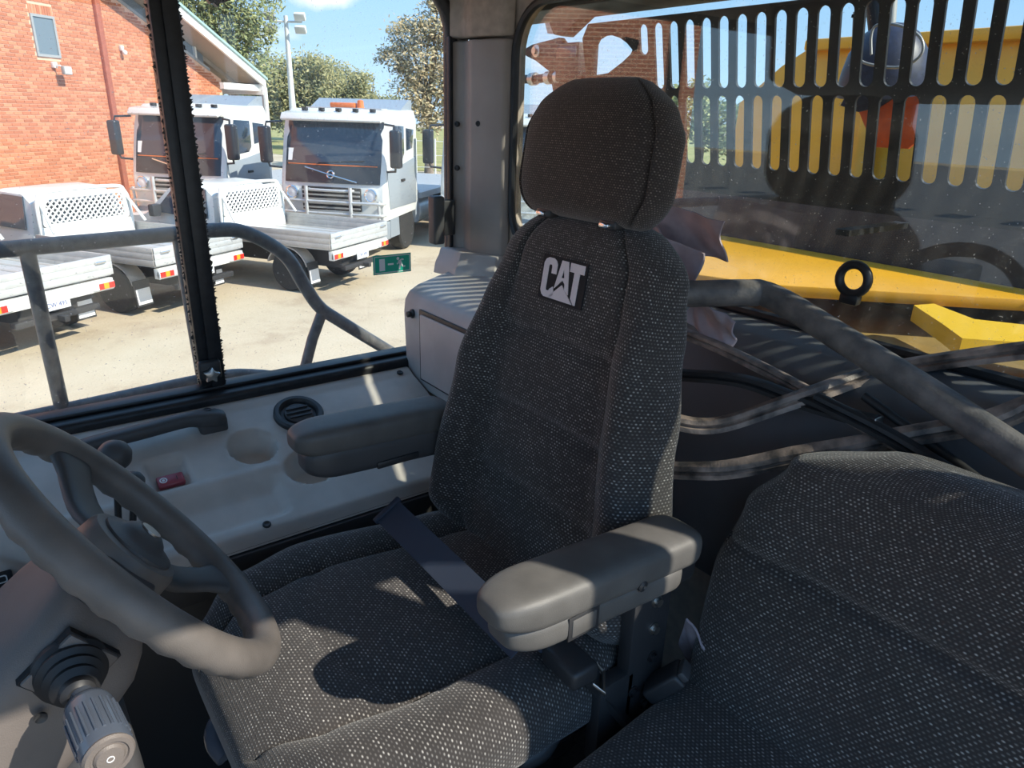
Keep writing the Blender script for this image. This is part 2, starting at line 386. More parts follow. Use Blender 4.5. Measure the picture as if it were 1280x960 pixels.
# ================================================================== STRUCTURE: cab shell
FXZ = lambda y: frame((0, y, 0), (1, 0, 0), (0, 0, 1))      # u = x, v = z, w = -y
FYZ = lambda x: frame((x, 0, 0), (0, 1, 0), (0, 0, 1))      # u = y, v = z, w = +x
mk('floor', bx(-1.12, 1.16, -.25, 1.73, -1.42, -1.36), 'floor_mat', kind='structure', label='dark rubber cab floor')
mk('ceiling', bx(-1.12, 1.22, -.26, 1.73, .385, .46), 'headliner', kind='structure', label='brown-grey felt cab headliner')
HR = rrect(-1.0, 1.066, -.66, .30, .12, 8)
mk('wall_right', plate([(-1.12, -1.36), (1.12, -1.36), (1.12, .385), (-1.12, .385)], [HR], FXZ(1.705), .03), 'headliner', kind='structure', smooth=False, label='right cab wall around the side window')
HB = rrect(-.238, 1.497, -.335, .245, .11, 8)
mk('wall_rear', plate([(-.25, -1.36), (1.69, -1.36), (1.69, .385), (-.25, .385)], [HB], FYZ(1.145), .03), 'headliner', kind='structure', smooth=False, label='rear cab wall around the rear window')
mk('wall_left', plate([(-1.12, -1.36), (-.92, -1.36), (-.92, .375), (.94, .375), (.94, -1.36), (1.128, -1.36), (1.128, .06), (1.06, .06), (1.06, .385), (-1.12, .385)], [], FXZ(-.235), .04), 'plastic_dark', kind='structure', smooth=False, label='left cab wall with open doorway')
mk('wall_front', plate([(-.25, -1.36), (1.69, -1.36), (1.69, .385), (-.25, .385)], [rrect(-.15, 1.60, -.62, .30, .1, 6)], FYZ(-1.12), .03), 'plastic_dark', kind='structure', smooth=False, label='front cab wall around the windscreen')
# corner pillar cover and felt above it
pl = [(1.066, 1.685), (1.083, 1.652), (1.079, 1.634), (1.071, 1.605), (1.088, 1.548), (1.104, 1.508), (1.128, 1.500), (1.128, 1.688)]
XY = lambda z: frame((0, 0, z), (1, 0, 0), (0, 1, 0))
tp = root('trim_1', 'brown-grey plastic cover on the rear corner pillar', None, (1.09, 1.6, -.37), kind='structure')
mk('pillar_cover', prism(pl, XY(0), -.375, .170), 'pillar_grey', tp, bevel=.006, seg=3)
mk('pillar_head', prism([(1.058, 1.688), (1.077, 1.650), (1.073, 1.630), (1.065, 1.597), (1.082, 1.54), (1.10, 1.50), (1.128, 1.494), (1.128, 1.688)], XY(0), .176, .385), 'headliner', tp, bevel=.008, seg=3)
for (px, py) in ((570.5, 155), (569, 210), (628, 155)):
    nn_ = V((-.889, -.458, 0)) if px < 600 else V((-.88, -.47, 0))
    p = V((1.0745, 1.6685, ony(px, py, 1.668).z)) if px < 600 else V((1.0838, 1.583, ony(px, py, 1.583).z))
    mk('pillar_screw', lathe([(.001, -.004), (.0065, -.004), (.0075, .002), (.006, .006), (.003, .0065), (.0025, .004), (.001, .004)], p+nn_*.003, nn_, 14), 'plastic_black', tp)
mk('pillar_foot', loft([[V((x, y, z)) for x, y in ((1.03-.03*s, 1.69), (1.045-.035*s, 1.645-.02*s), (1.04-.04*s, 1.60-.02*s), (1.085-.03*s, 1.50-.03*s), (1.128, 1.488), (1.128, 1.69))] for s, z in ((.8, -.42), (.6, -.39), (.2, -.37), (0, -.352))]), 'box_grey', tp, bevel=.003)

# ------------------------------------------------------------------ window 1: right side window
w1 = root('window_1', 'side window with black sill, sliding sash bar and dusty glass', None, (.0, 1.70, -.69), kind='structure')
gk = [V((a, 1.703, b)) for a, b in rrect(-1.008, 1.074, -.668, .308, .125, 8)]
mk('gasket', tube(gk, .019, 10, closed=True), 'rubber', w1)
mk('sill', bx(-1.0, 1.03, 1.622, 1.70, -.70, -.632), 'black_paint', w1, bevel=.012, seg=4)
mk('sill_lip', bx(-1.0, 1.03, 1.655, 1.70, -.632, -.622), 'black_paint', w1, bevel=.004)
mk('pane', bx(-.99, .372, 1.700, 1.704, -.63, .29), 'glass_side', w1, smooth=False)
mk('pane', bx(.40, 1.062, 1.690, 1.694, -.63, .29), 'glass_side', w1, smooth=False)
sb = mk('sash_bar', G().add(bx(.358, .383, 1.668, 1.708, -.645, .31)).add(bx(.380, .412, 1.662, 1.69, -.645, .31)), 'black_paint', w1, bevel=.003)
def bristles(x, sx, y, n, lmin, lmax):
    b = G()
    for i in range(n):
        z = -.62+.92*i/n+random.uniform(-.002, .002); l = random.uniform(lmin, lmax); hgt = random.uniform(.004, .011)
        k_ = len(b.v); dz = random.uniform(-.004, .007)
        b.v += [V((x, y-.004, z)), V((x, y-.004, z+hgt)), V((x+sx*l, y-.002, z+hgt*.5+dz)), V((x, y+.004, z+hgt*.5))]
        b.f += [(k_, k_+1, k_+2), (k_+1, k_+3, k_+2), (k_+3, k_, k_+2), (k_, k_+3, k_+1)]
    return b
mk('brush_seal', bristles(.412, 1, 1.676, 170, .004, .0085), 'rubber', sb, smooth=False, kind='stuff')
mk('brush_seal', bristles(.358, -1, 1.688, 110, .001, .0065), 'rubber', sb, smooth=False, kind='stuff')
lt = mk('sash_latch', bx(.352, .402, 1.645, 1.668, -.60, -.555), 'plastic_black', w1, bevel=.006, seg=3)
star = []
for k in range(10):
    r_ = .020 if k % 2 == 0 else .011; a = R(36*k+10); star.append((.376+r_*math.cos(a), -.585+r_*math.sin(a)))
mk('star_knob', prism(star, FXZ(0), -1.645, -1.628), 'zinc', lt, bevel=.003)
p = ony(545, 275, 1.62)
lb = mk('frame_latch', bx(p.x-.016, p.x+.016, 1.60, 1.635, p.z-.062, p.z+.062), 'plastic_dark', w1, bevel=.006, seg=3)
mk('latch_arm', bx(p.x+.008, p.x+.066, 1.628, 1.672, p.z-.045, p.z+.047), 'plastic_black', lb, bevel=.004)
mk('edge_strip', bx(1.054, 1.063, 1.676, 1.692, -.42, .18), 'rubber', w1, bevel=.003)
tc0 = [ony(*p, 1.75) for p in ((255, -14), (290, -14), (287, 0), (279, 4), (275, 3), (271, 9), (266, 4), (262, 5), (259, 1))]
mk('roof_clip', prism([(p.x, p.z) for p in tc0], FXZ(1.75), -.008, .008), 'black_paint', w1)
# exit sticker on the glass
es = root('exit_sticker', 'green emergency exit sticker with running figure on the side window', 'sticker', (.88, 1.688, -.41))
y_ = 1.6895; a0, a1, b0, b1 = .823, .936, -.409, -.358
mk('backing', bx(a0, a1, y_-.0004, y_+.0004, b0, b1), 'sticker_green', es, smooth=False)
F_ = FXZ(y_); t0, t1 = .0005, .0012
mk('border', plate([(a0+.003, b0+.003), (a1-.003, b0+.003), (a1-.003, b1-.003), (a0+.003, b1-.003)], [[(a0+.005, b0+.005), (a1-.005, b0+.005), (a1-.005, b1-.005), (a0+.005, b1-.005)]], frame((0, y_-.0008, 0), (1, 0, 0), (0, 0, 1)), .0006), 'print_white', es, smooth=False)
mk('door_symbol', prism([(a0+.018, b0+.009), (a0+.034, b0+.009), (a0+.034, b1-.010), (a0+.018, b1-.010)], F_, t0, t1), 'print_white', es, smooth=False)
mk('dash_symbol', prism([(a0+.043, b0+.023), (a0+.060, b0+.023), (a0+.060, b0+.0275), (a0+.043, b0+.0275)], F_, t0, t1), 'print_white', es, smooth=False)
mn = G().add(prism([(a0+.0735+.0042*math.cos(R(30*i)), b1-.0125+.0042*math.sin(R(30*i))) for i in range(12)], F_, t0, t1))
def limb(pts, wd):
    q = G()
    for (x1, z1), (x2, z2) in zip(pts, pts[1:]):
        L = math.hypot(x2-x1, z2-z1); nx, nz_ = -(z2-z1)/L*wd, (x2-x1)/L*wd
        q.add(prism([(a0+x1+nx, b0+z1+nz_), (a0+x1-nx, b0+z1-nz_), (a0+x2-nx, b0+z2-nz_), (a0+x2+nx, b0+z2+nz_)], F_, t0, t1))
    return q
mn.add(limb([(.0775, .034), (.082, .023)], .0045)).add(limb([(.080, .034), (.087, .036), (.090, .034)], .0017)).add(limb([(.0765, .032), (.074, .026), (.070, .024)], .0017))
mn.add(limb([(.081, .024), (.078, .017), (.077, .009)], .0022)).add(limb([(.084, .023), (.088, .016), (.095, .0165)], .0022))
mk('running_figure', mn, 'print_white', es, smooth=False)

# ------------------------------------------------------------------ window 2: rear window
w2 = root('window_2', 'wide rear window with black rubber gasket', None, (1.145, .65, -.34), kind='structure')
mk('gasket', tube([V((1.128, a, b)) for a, b in rrect(-.236, 1.495, -.333, .243, .11, 8)], .010, 8, closed=True), 'rubber', w2)
mk('pane', bx(1.146, 1.151, -.236, 1.495, -.333, .243), 'glass_rear', w2, smooth=False)
p = onx(1067, 349, 1.135)
rg = mk('ring_pull', tube([p+V((0, .024*math.cos(R(15*k)), .024*math.sin(R(15*k)))) for k in range(24)], .0075, 10, closed=True), 'black_paint', w2)
mk('ring_foot', bx(1.128, 1.146, p.y-.016, p.y+.016, p.z-.042, p.z-.024), 'black_paint', rg, bevel=.004)

# ================================================================== cab furniture
# storage box in the rear corner
sbx = root('corner_box', 'grey moulded corner box with hinged door beside the pillar', 'storage box', (1.0, 1.35, -.70))
prof = [(.885, -.70), (.880, -.50), (.884, -.468), (.897, -.447), (.925, -.432), (1.03, -.405), (1.10, -.392), (1.126, -.385), (1.126, -.70)]
mk('box_body', loft([[V((x, y, z)) for x, z in prof] for y in (1.00, 1.2, 1.4, 1.6, 1.636)]), 'box_grey', sbx, bevel=.007, seg=3)
mk('door_gap', bx(.8765, .8825, 1.05, 1.545, -.668, -.476), 'plastic_black', sbx)
dr = mk('door', bx(.871, .8785, 1.056, 1.535, -.662, -.486), 'box_grey', sbx, bevel=.004, seg=3)
p = ony(518, 389, 1.575)
mk('latch_knob', lathe([(.001, 0), (.012, 0), (.012, .006), (.008, .008), (.008, .018), (.005, .020), (.001, .020)], V((.882, 1.585, -.497)), (-1, 0, 0), 16), 'plastic_black', sbx)
# rear shelf
rs = root('rear_shelf', 'dark blue-grey moulded shelf below the rear window', 'shelf', (1.04, .4, -.8))
prof = [(1.128, -.80), (1.128, -.337), (1.10, -.340), (1.065, -.350), (1.04, -.372), (1.005, -.45), (.985, -.50), (.975, -.80)]
mk('shelf_body', loft([[V((x, y, z)) for x, z in prof] for y in (-.2, .1, .4, .7, .998)]), 'shelf_plastic', rs, bevel=.008, seg=3)

# side console: moulded surface with wells
sc = root('side_console', 'grey moulded side console along the window sill', 'console', (.2, 1.45, -.85))
def sm(a, b, x): t = max(0, min(1, (x-a)/(b-a))); return t*t*(3-2*t)
def rbox(x, y, x0, x1, y0, y1, r, s):
    dx = max(x0+r-x, 0, x-x1+r); dy = max(y0+r-y, 0, y-y1+r); return 1-sm(r-s, r, math.hypot(dx, dy))
def conz(x, y):
    z = -.655-.010*sm(1.62, 1.585, y)-.136*sm(0, 1, (1.60-y)/.40)*.35-.141*.65*max(0, min(1, (1.60-y)/.35))
    d = math.hypot((x-.405)/1.05, y-1.475); z -= .055*(1-sm(.040, .050, d))
    d = math.hypot((x-.50)/1.2, y-1.385); z -= .05*(1-sm(.035, .047, d))
    z -= .020*rbox(x, y, .185, .268, 1.415, 1.505, .014, .012)
    z -= .018*rbox(x, y, .02, .43, 1.282, 1.392, .03, .03)
    z += .006*math.exp(-((y-1.405)/.012)**2)*rbox(x, y, .0, .45, 1.38, 1.43, .02, .02)
    if y < 1.268: z -= .02*sm(1.268, 1.25, y)
    return z
nx, ny = 230, 76; g = G(); g.uv = None
for i in range(nx+1):
    x = -.6+1.478*i/nx
    for j in range(ny+1):
        y = 1.622-.372*j/ny; g.v.append(V((x, y, conz(x, y))))
for i in range(nx):
    for j in range(ny):
        a = i*(ny+1)+j; g.f.append((a, a+1, a+ny+2, a+ny+1))
mk('console_top', g, 'console_grey', sc, ang=60)
mk('kick_panel', bx(-.6, .878, 1.252, 1.262, -1.36, -.818), 'plastic_black', sc, bevel=.003)
mk('kick_strip', bx(-.6, .878, 1.243, 1.256, -.90, -.826), 'plastic_dark', sc, bevel=.004)
nrm = V((0, -.36, .93)).normalized()
vc = V((.535, 1.53, conz(.535, 1.53)+.006))
vt = mk('air_vent', lathe([(.058, -.01), (.058, .004), (.054, .009), (.046, .009), (.042, .003), (.040, -.003), (.001, -.003)], vc, nrm, 40), 'plastic_black', sc)
fv = frame(vc+nrm*.001, (1, 0, 0), (0, .93, .36))
mk('vent_disc', lathe([(.001, .004), (.030, .004), (.033, .002), (.034, -.003)], vc, nrm, 32), 'plastic_dark', vt)
for q in (-.014, 0, .014):
    mk('louver', bx(-.030 if q == 0 else -.026, .030 if q == 0 else .026, q-.0018, q+.0018, .003, .007).xf(fv), 'plastic_black', vt, smooth=False)
sw = mk('red_switch', rb := bx(-.026, .026, -.015, .015, 0, .014).xf(frame((.226, 1.452, conz(.226, 1.452)), (1, 0, 0), (0, .93, .36))), 'red_switch', sc, bevel=.004, seg=3)
fs = frame(V((.226, 1.452, conz(.226, 1.452)))+nrm*.0142, (1, 0, 0), (0, .93, .36))
mk('switch_symbol', G().add(plate([(-.014+.0075*math.cos(R(20*i)), .0075*math.sin(R(20*i))) for i in range(18)], [[(-.014+.005*math.cos(R(20*i)), .005*math.sin(R(20*i))) for i in range(18)]], fs, .0008)).add(plate([(-.014+.003*math.cos(R(30*i)), .003*math.sin(R(30*i))) for i in range(12)], [], fs, .0008)), 'print_white', sw, smooth=False)
mk('switch_mark', bx(.011, .0125, -.005, .005, -.0004, .0006).xf(fs), 'plastic_black', sw, smooth=False)
# grab handle on the console
hp = [(.085, 1.540, -.655), (.12, 1.537, -.650), (.20, 1.540, -.647), (.285, 1.547, -.645), (.325, 1.552, -.652), (.37, 1.554, -.660)]
hs = [(math.copysign(abs(math.cos(t))**.7, math.cos(t)), .8*math.copysign(abs(math.sin(t))**.7, math.sin(t))) for t in [2*PI*i/16 for i in range(16)]]
pp = crp(hp, 6)
gh = mk('grab_handle', tube(pp, [.019+.005*sm(.29, .33, p.x)-.006*sm(.355, .371, p.x) for p in pp], 16, up=(0, 0, 1), sec=hs), 'plastic_dark', sc)
mk('handle_foot', bx(.315, .375, 1.535, 1.578, -.69, -.652), 'plastic_dark', gh, bevel=.008, seg=3)
mk('bolt_cap', tube([V((.338+.008*math.cos(R(30*k)), 1.556+.008*math.sin(R(30*k)), -.6345)) for k in range(12)], .0012, 6, closed=True), 'plastic_black', gh)
for q, (px, py, y, r) in enumerate(((143, 570, 1.30, .029), (166, 603, 1.30, .021))):
    c = ony(px, py, y)
    lv = root('lever_knob', 'round black lever knob with tiny hole near the window rail' if q == 0 else 'smaller black lever knob just below the larger round knob', 'lever', (c.x, c.y, -.80))
    mk('knob', lathe([(.001, -r), (r*.5, -r*.86), (r*.85, -r*.5), (r, 0), (r*.9, r*.45), (r*.6, r*.8), (r*.2, r*.98), (.001, r)], c, (-.2, -.3, 1), 28), 'plastic_dark', lv)
    mk('stem', tube([c-V((0, 0, r*.6)), V((c.x-.02, c.y+.02, -.79))], .006, 10), 'plastic_black', lv)
    if q == 0: mk('knob_hole', lathe([(.001, 0), (.004, 0), (.004, .002), (.001, .002)], c+V((-.018, -.0215, .008)), (-.62, -.74, .27), 12), 'logo_black', lv)
for (x, y) in ((.36, 1.274), (.845, 1.60), (.05, 1.274), (.80, 1.274), (.30, 1.60)):
    s_ = mk('console_screw', lathe([(.001, 0), (.0085, 0), (.0085, .003), (.006, .0045), (.003, .003), (.001, .003)], V((x, y, conz(x, y))), nrm, 16), 'plastic_black', sc)
# front console right of the steering column
fc = root('front_console', 'blue-grey front console behind the steering wheel', 'console', (-.25, 1.1, -1.36))
mk('console_body', loft([[V((x, y, z)) for x, z in ((-.60, -1.35), (-.60, -.46), (-.30, -.47), (-.07, -.535), (-.02, -.575), (-.015, -1.35))] for y in (.99, 1.05, 1.15, 1.24)]), 'console_grey', fc, bevel=.012, seg=3)
lc = ony(4, 730, .988); fm = frame(lc, (1, 0, 0), (0, 0, 1))
lp_ = mk('symbol_plate', bx(lc.x-.03, lc.x+.012, .985, .9905, lc.z-.018, lc.z+.018), 'plastic_black', fc, bevel=.002)
for dz in (-.009, .009):
    mk('symbol', plate(rrect(lc.x-.006, lc.x+.006, lc.z+dz-.0055, lc.z+dz+.0055, .003, 3), [rrect(lc.x-.0045, lc.x+.0045, lc.z+dz-.004, lc.z+dz+.004, .002, 3)], FXZ(.9845), .0008), 'print_white', lp_, smooth=False)
# out-of-view block added above the windscreen to darken the rear glass reflection
oc = root('reflection_block', 'dark out-of-view block added above the windscreen to darken the rear glass reflection', 'console', (-.75, .75, .10))
mk('block_shell', loft([[V((x, y, z)) for x, z in ((-1.10, .09), (-.30, .10), (-.12, .14), (-.08, .38), (-1.10, .38))] for y in (-.20, .3, .8, 1.3, 1.68)]), 'plastic_dark', oc, bevel=.02, seg=3)

# ================================================================== operator seat
Y0 = .835
seat = root('operator_seat', 'tall suspension driver seat with headrest, two armrests and CAT patch', 'seat', (.5, Y0, -1.36))
REC = R(9); AX = V((math.sin(REC), 0, math.cos(REC))); NB = V((math.cos(REC), 0, -math.sin(REC)))
def spow(x, e): return math.copysign(abs(x)**e, x)
def interp(t, tab):
    for (a, va), (b, vb) in zip(tab, tab[1:]):
        if t <= b: return va+(vb-va)*sm(0, 1, (t-a)/(b-a)) if b > a else va
    return tab[-1][1]
def gauss(x, c, s): return math.exp(-((x-c)/s)**2)
def backrest_secs(base, L, wtab, T, bol, seams, topr=.055, botr=.05, nU=132, nV=84, rear=.82, seamu=.64, yc=Y0):
    secs = []
    for i in range(nV+1):
        t = i/nV
        # cluster samples at the ends so they round off
        v = .5-.5*math.cos(PI*t) if False else t
        s = v*L
        k = 1.0
        if s < botr: k = math.sqrt(max(1-((botr-s)/botr)**2, 0))
        if s > L-topr: k = math.sqrt(max(1-((s-L+topr)/topr)**2, 0))
        w_ = interp(v, wtab)-(1-k)*.05; th = T*(.25+.75*k) if k > .02 else T*.25
        ring = []
        for j in range(nU):
            a = 2*PI*j/nU; c_, s_ = math.cos(a), math.sin(a)
            u = spow(c_, .62); y = w_*u; d = th/2*spow(s_, .62)
            if s_ > 0: y *= 1-(1-rear)*s_
            else:
                f = min(1, -s_*2.2)
                au = abs(u)
                d += -bol(v)*sm(.52, .86, au)*(1-.55*sm(.90, 1.0, au))*k*1.0
                d += f*k*(.010*gauss(au, seamu, .022))
                d += f*k*.004*(1-au*au)*0
                for sv, amp, wd in seams:
                    if au < seamu: d += f*k*amp*gauss(s/L, sv+.03*(1-u*u)-.015, wd)
                    d -= 0
            ring.append(base+AX*s+V((0, 1, 0))*y+NB*(d+T/2))
        secs.append(ring)
    return secs
YV = V((0, 1, 0))
# front centre line passes through x=.66 at z=-.74
zb = -.80; base = V((.66+(zb+.74)*math.tan(REC), Y0, zb)); LB = .665
wt = [(0, .235), (.12, .274), (.26, .270), (.55, .236), (.75, .212), (.88, .195), (1, .150)]
secs = backrest_secs(base, LB, wt, .115, lambda v: .056*sm(.0, .13, v)*(1-sm(.55, .97, v)), [(.47, .011, .016), (.68, .011, .016), (.27, .006, .02)])
br = mk('backrest', loft(secs), 'fabric', seat, ang=80)
# piping along the two long seams
sp_ = lambda sgn: [base+AX*(.05+.52*i/24)+YV*(sgn*.66*interp((.05+.52*i/24)/LB, wt)*.93)+NB*(.004-.020*(1-sm(.55, .95, i/24))*sm(0, .2, i/24)) for i in range(25)]
# logo patch
pc = base+AX*((-.247-zb)/math.cos(REC))+NB*(-.0015)
fl = frame(pc, (0, -1, 0), AX)          # u to the viewer's right, v up, w = toward the front
if fl.col[2].xyz.dot(NB) > 0: fl = fl @ M.Scale(-1, 4, V((0, 0, 1)))
lw, lh = .096, .064
pt = mk('logo_patch', prism([(-.053, -.036), (.053, -.036), (.053, .036), (-.053, .036)], fl, -.006, .0012), 'logo_black', br, smooth=False)
def LP(pts): return [((x-.5)*lw, (y-.5)*lh) for x, y in pts]
Cc = LP([(.10, 0), (.22, 0), (.33, .07), (.345, .14), (.30, .30), (.225, .22), (.205, .17), (.135, .17), (.125, .22), (.125, .78), (.14, .83), (.20, .83), (.215, .78), (.215, .62), (.335, .62), (.335, .86), (.30, .95), (.23, 1), (.11, 1), (.04, .95), (.0, .85), (.0, .15), (.04, .05)])
Aa = LP([(.44, 1), (.60, 1), (.70, .20), (.60, .30), (.585, .44), (.52, .52), (.455, .44), (.42, .38), (.335, .27)])
Tt = LP([(.66, 1), (1.0, 1), (1.0, .78), (.90, .78), (.90, 0), (.86, 0), (.775, .14), (.775, .78), (.66, .78)])
Tr = LP([(.20, 0), (.83, 0), (.52, .40)])
lt_ = G()
for P_ in (Cc, Tt, Tr): lt_.add(prism(P_, fl, .0012, .0026))
lt_.add(plate(Aa, [LP([(.515, .80), (.555, .58), (.48, .58)])], fl @ M.Translation((0, 0, .0019)), .0014))
mk('logo_letters', lt_, 'logo_white', pt, smooth=False)
# headrest
hb = V((.742, Y0+.010, -.150)); HL = .215
def head_secs():
    secs = []; nV, nU = 48, 110; L = HL
    for i in range(nV+1):
        v = i/nV; s = v*L; k = 1.0
        if s < .03: k = math.sqrt(max(1-((.03-s)/.03)**2, 0))
        if s > L-.085: k = math.sqrt(max(1-((s-L+.085)/.085)**2, 0))
        w_ = interp(v, [(0, .138), (.25, .160), (.6, .158), (.8, .146), (1, .12)])*(.50+.50*k if v > .5 else .88+.12*k); th = .095*(.2+.8*k)
        ring = []
        for j in range(nU):
            a = 2*PI*j/nU; c_, s_ = math.cos(a), math.sin(a); u = spow(c_, .5); d = th/2*spow(s_, .55); y = w_*u
            if s_ > 0: y *= 1-.16*s_
            else:
                d += -.014*k*(1-u*u)*sm(0, .5, v)+.012*k*gauss(abs(u), .87, .03)
            ring.append(hb+AX*s+YV*y+NB*(d+.0475))
        secs.append(ring)
    return secs
hr = mk('headrest', loft(head_secs()), 'fabric_plain', seat, ang=80)
for yy in (.915, .765):
    po = mk('headrest_post', tube([V((.785, yy, -.20)), V((.795, yy, -.13))], .006, 10), 'chrome', hr)
    mk('post_collar', bx(.755, .80, yy-.018, yy+.018, -.157, -.143), 'plastic_black', hr, bevel=.004)
    mk('collar_clip', bx(.748, .76, yy-.010, yy+.010, -.154, -.147), 'chrome', hr, bevel=.002)
# cushion: sections along x
def cush_secs(x0, x1, yc, wfun, ztop, th, bol, nV=76, nU=132, fr=.095, rr=.03, seam=.62, cross=None):
    secs = []
    for i in range(nV+1):
        t = i/nV; x = x0+(x1-x0)*(1-math.cos(PI*t))/2; s = x-x0; L = x1-x0; k = 1
        if s < fr: k = math.sqrt(max(1-((fr-s)/fr)**2, 0))
        if L-s < rr: k = math.sqrt(max(1-((rr-(L-s))/rr)**2, 0))
        w_ = wfun(x); h_ = th*(.2+.8*k); zt = ztop(x)
        ring = []
        for j in range(nU):
            a = 2*PI*j/nU; c_, s_ = math.cos(a), math.sin(a); u = spow(c_, .55); z = h_/2*spow(s_, .6)
            if s_ > 0:
                au = abs(u); f = min(1, s_*2.2)
                z += k*bol*sm(.55, .85, au)*(1-.7*sm(.92, 1, au)) - f*k*.008*gauss(au, seam, .022) + f*k*.008*(1-min(1, (au/.6)**2))
                if cross:
                    for cx_, wd in cross: z -= f*k*.007*gauss(x-.07*(1-(u/seam)**2)*-1 if au < seam else 9, cx_, wd)
            ring.append(V((x, yc+w_*u, zt-th/2+z)))
        secs.append(ring)
    return secs
def cw(x): return interp(x, [(.12, .10), (.16, .19), (.24, .255), (.36, .285), (.62, .272), (.7, .25)])
cu = mk('cushion', loft(cush_secs(.138, .70, Y0, cw, lambda x: -.752+.012*sm(.15, .25, x)-.02*sm(.35, .65, x), .14, .022, cross=[(.36, .012)])), 'fabric', seat, ang=80)
mk('seat_pan', bx(.20, .68, Y0-.23, Y0+.23, -.93, -.875), 'plastic_black', seat, bevel=.01)
mk('suspension_cover', loft([[V((.44+sx*.22*k, Y0+sy*.19*k, z)) for sx, sy in ((-1, -1), (1, -1), (1, 1), (-1, 1))] for z, k in [(-.93, 1), (-.97, .9), (-1.01, 1), (-1.05, .9), (-1.09, 1), (-1.13, .9), (-1.17, 1), (-1.21, .9), (-1.36, 1)]]), 'rubber', seat)
# armrests
def pad(x0, x1, yc, hw, z0, z1, h, fr, rr, n=34, nu=40, droop=0):
    secs = []
    for i in range(n+1):
        t = i/n; x = x0+(x1-x0)*(1-math.cos(PI*t))/2; s = x-x0; L = x1-x0; k = 1.
        if s < fr: k = math.sqrt(max(1-((fr-s)/fr)**2, 0))
        if L-s < rr: k = math.sqrt(max(1-((rr-(L-s))/rr)**2, 0))
        zt = z0+(z1-z0)*(s/L)-droop*(1-k)
        secs.append([V((x, yc+hw*(.35+.65*k)*spow(math.cos(2*PI*j/nu), .5), zt-h/2+h/2*(.35+.65*k)*spow(math.sin(2*PI*j/nu), .55))) for j in range(nu)])
    return loft(secs)
al = mk('armrest', pad(.382, .735, .534, .043, -.506, -.530, .052, .07, .035), 'armrest_vinyl', seat, ang=60, label='worn grey armrest nearest the second seat')
mk('armrest_base', pad(.398, .70, .534, .040, -.545, -.566, .046, .06, .03), 'armrest_vinyl', al, ang=60)
mk('armrest_button', bx(.480, .52, .4915, .4965, -.588, -.562), 'armrest_vinyl', al, bevel=.003)
mk('button_rim', bx(.475, .525, .4930, .4955, -.592, -.558), 'plastic_black', al, bevel=.001)
mk('armrest_bolt', lathe([(.001, 0), (.008, 0), (.008, .003), (.004, .005), (.001, .003)], V((.60, .494, -.563)), (0, -1, 0), 14), 'plastic_black', al)
mk('armrest_hinge', bx(.64, .745, .515, .56, -.625, -.565), 'plastic_black', al, bevel=.01)
ar = mk('armrest', pad(.378, .71, 1.135, .046, -.528, -.543, .058, .07, .04), 'armrest_vinyl', seat, ang=60, label='dark armrest on the window side')
mk('armrest_base', pad(.392, .70, 1.13, .042, -.564, -.583, .066, .06, .03), 'plastic_dark', ar, ang=60)
mk('armrest_button', bx(.52, .61, 1.084, 1.09, -.632, -.618), 'plastic_black', ar, bevel=.003)
# recliner bracket with bolts (left side)
bk = mk('recliner_bracket', G().add(bx(.655, .735, .546, .572, -.92, -.60)).add(bx(.60, .67, .546, .572, -.93, -.78)), 'plastic_black', seat, bevel=.004)
for (x, z) in ((.70, -.665), (.70, -.715), (.705, -.77), (.67, -.82), (.70, -.86)):
    mk('bracket_bolt', lathe([(.001, 0), (.010, 0), (.010, .003), (.0065, .003), (.0065, .009), (.001, .009)], V((x, .547, z)), (0, -1, 0), 12), 'zinc' if z > -.75 else 'black_paint', bk)
# lap belt
def strap(path, wdir, hw, th):
    fr_ = [V(p) for p in path]; secs = []
    for i, p in enumerate(fr_):
        t = (fr_[min(i+1, len(fr_)-1)]-fr_[max(i-1, 0)]).normalized(); wd = V(wdir); wd = (wd-t*wd.dot(t)).normalized(); n_ = t.cross(wd)
        secs.append([p+wd*hw+n_*th, p+wd*hw-n_*th, p-wd*hw-n_*th, p-wd*hw+n_*th])
    return loft(secs)
b0_ = onz(486, 640, -.675); b1_ = onz(553, 705, -.690); b2_ = onz(634, 785, -.690); b3_ = onz(655, 805, -.690)
BW = (b2_-b0_).cross(V((-.45, -.55, .70))).normalized()
bl = mk('lap_belt', strap(crp([b0_, b1_, b2_, b3_], 6), BW, .026, .0016), 'belt', seat)
mk('belt_end', strap([b0_+(b0_-b1_).normalized()*.010+V((0, 0, .001)), b0_+V((0, 0, .001))], BW, .030, .005), 'belt', bl, bevel=.002)
def bldir(): return (b2_-b1_).normalized()
bu = onz(712, 828, -.725)
mk('buckle', obx(bu, bldir(), (.72, .69, 0), .075, .048, .032), 'plastic_black', bl, bevel=.008, seg=3)
mk('buckle_tongue', obx(bu-bldir()*.058+V((0, 0, .004)), bldir(), (.72, .69, 0), .045, .05, .008), 'belt', bl, bevel=.003)
b4 = onz(742, 850, -.775); b5 = onz(778, 893, -.86)
mk('buckle_strap', strap(crp([bu+V((.02, -.02, -.01)), b4, b5, b5+(b5-b4)*.6], 5), (.72, .69, 0), .017, .005), 'plastic_black', bl)
q = G()
for k in range(1): q.add(tube([b4+V((.016, .015, .012)), b4+V((-.016, -.015, .012)), b4+V((-.006, -.028, .0)), b4+V((.024, .004, .0))], .003, 8, closed=True))
mk('strap_slide', q, 'zinc', bl)
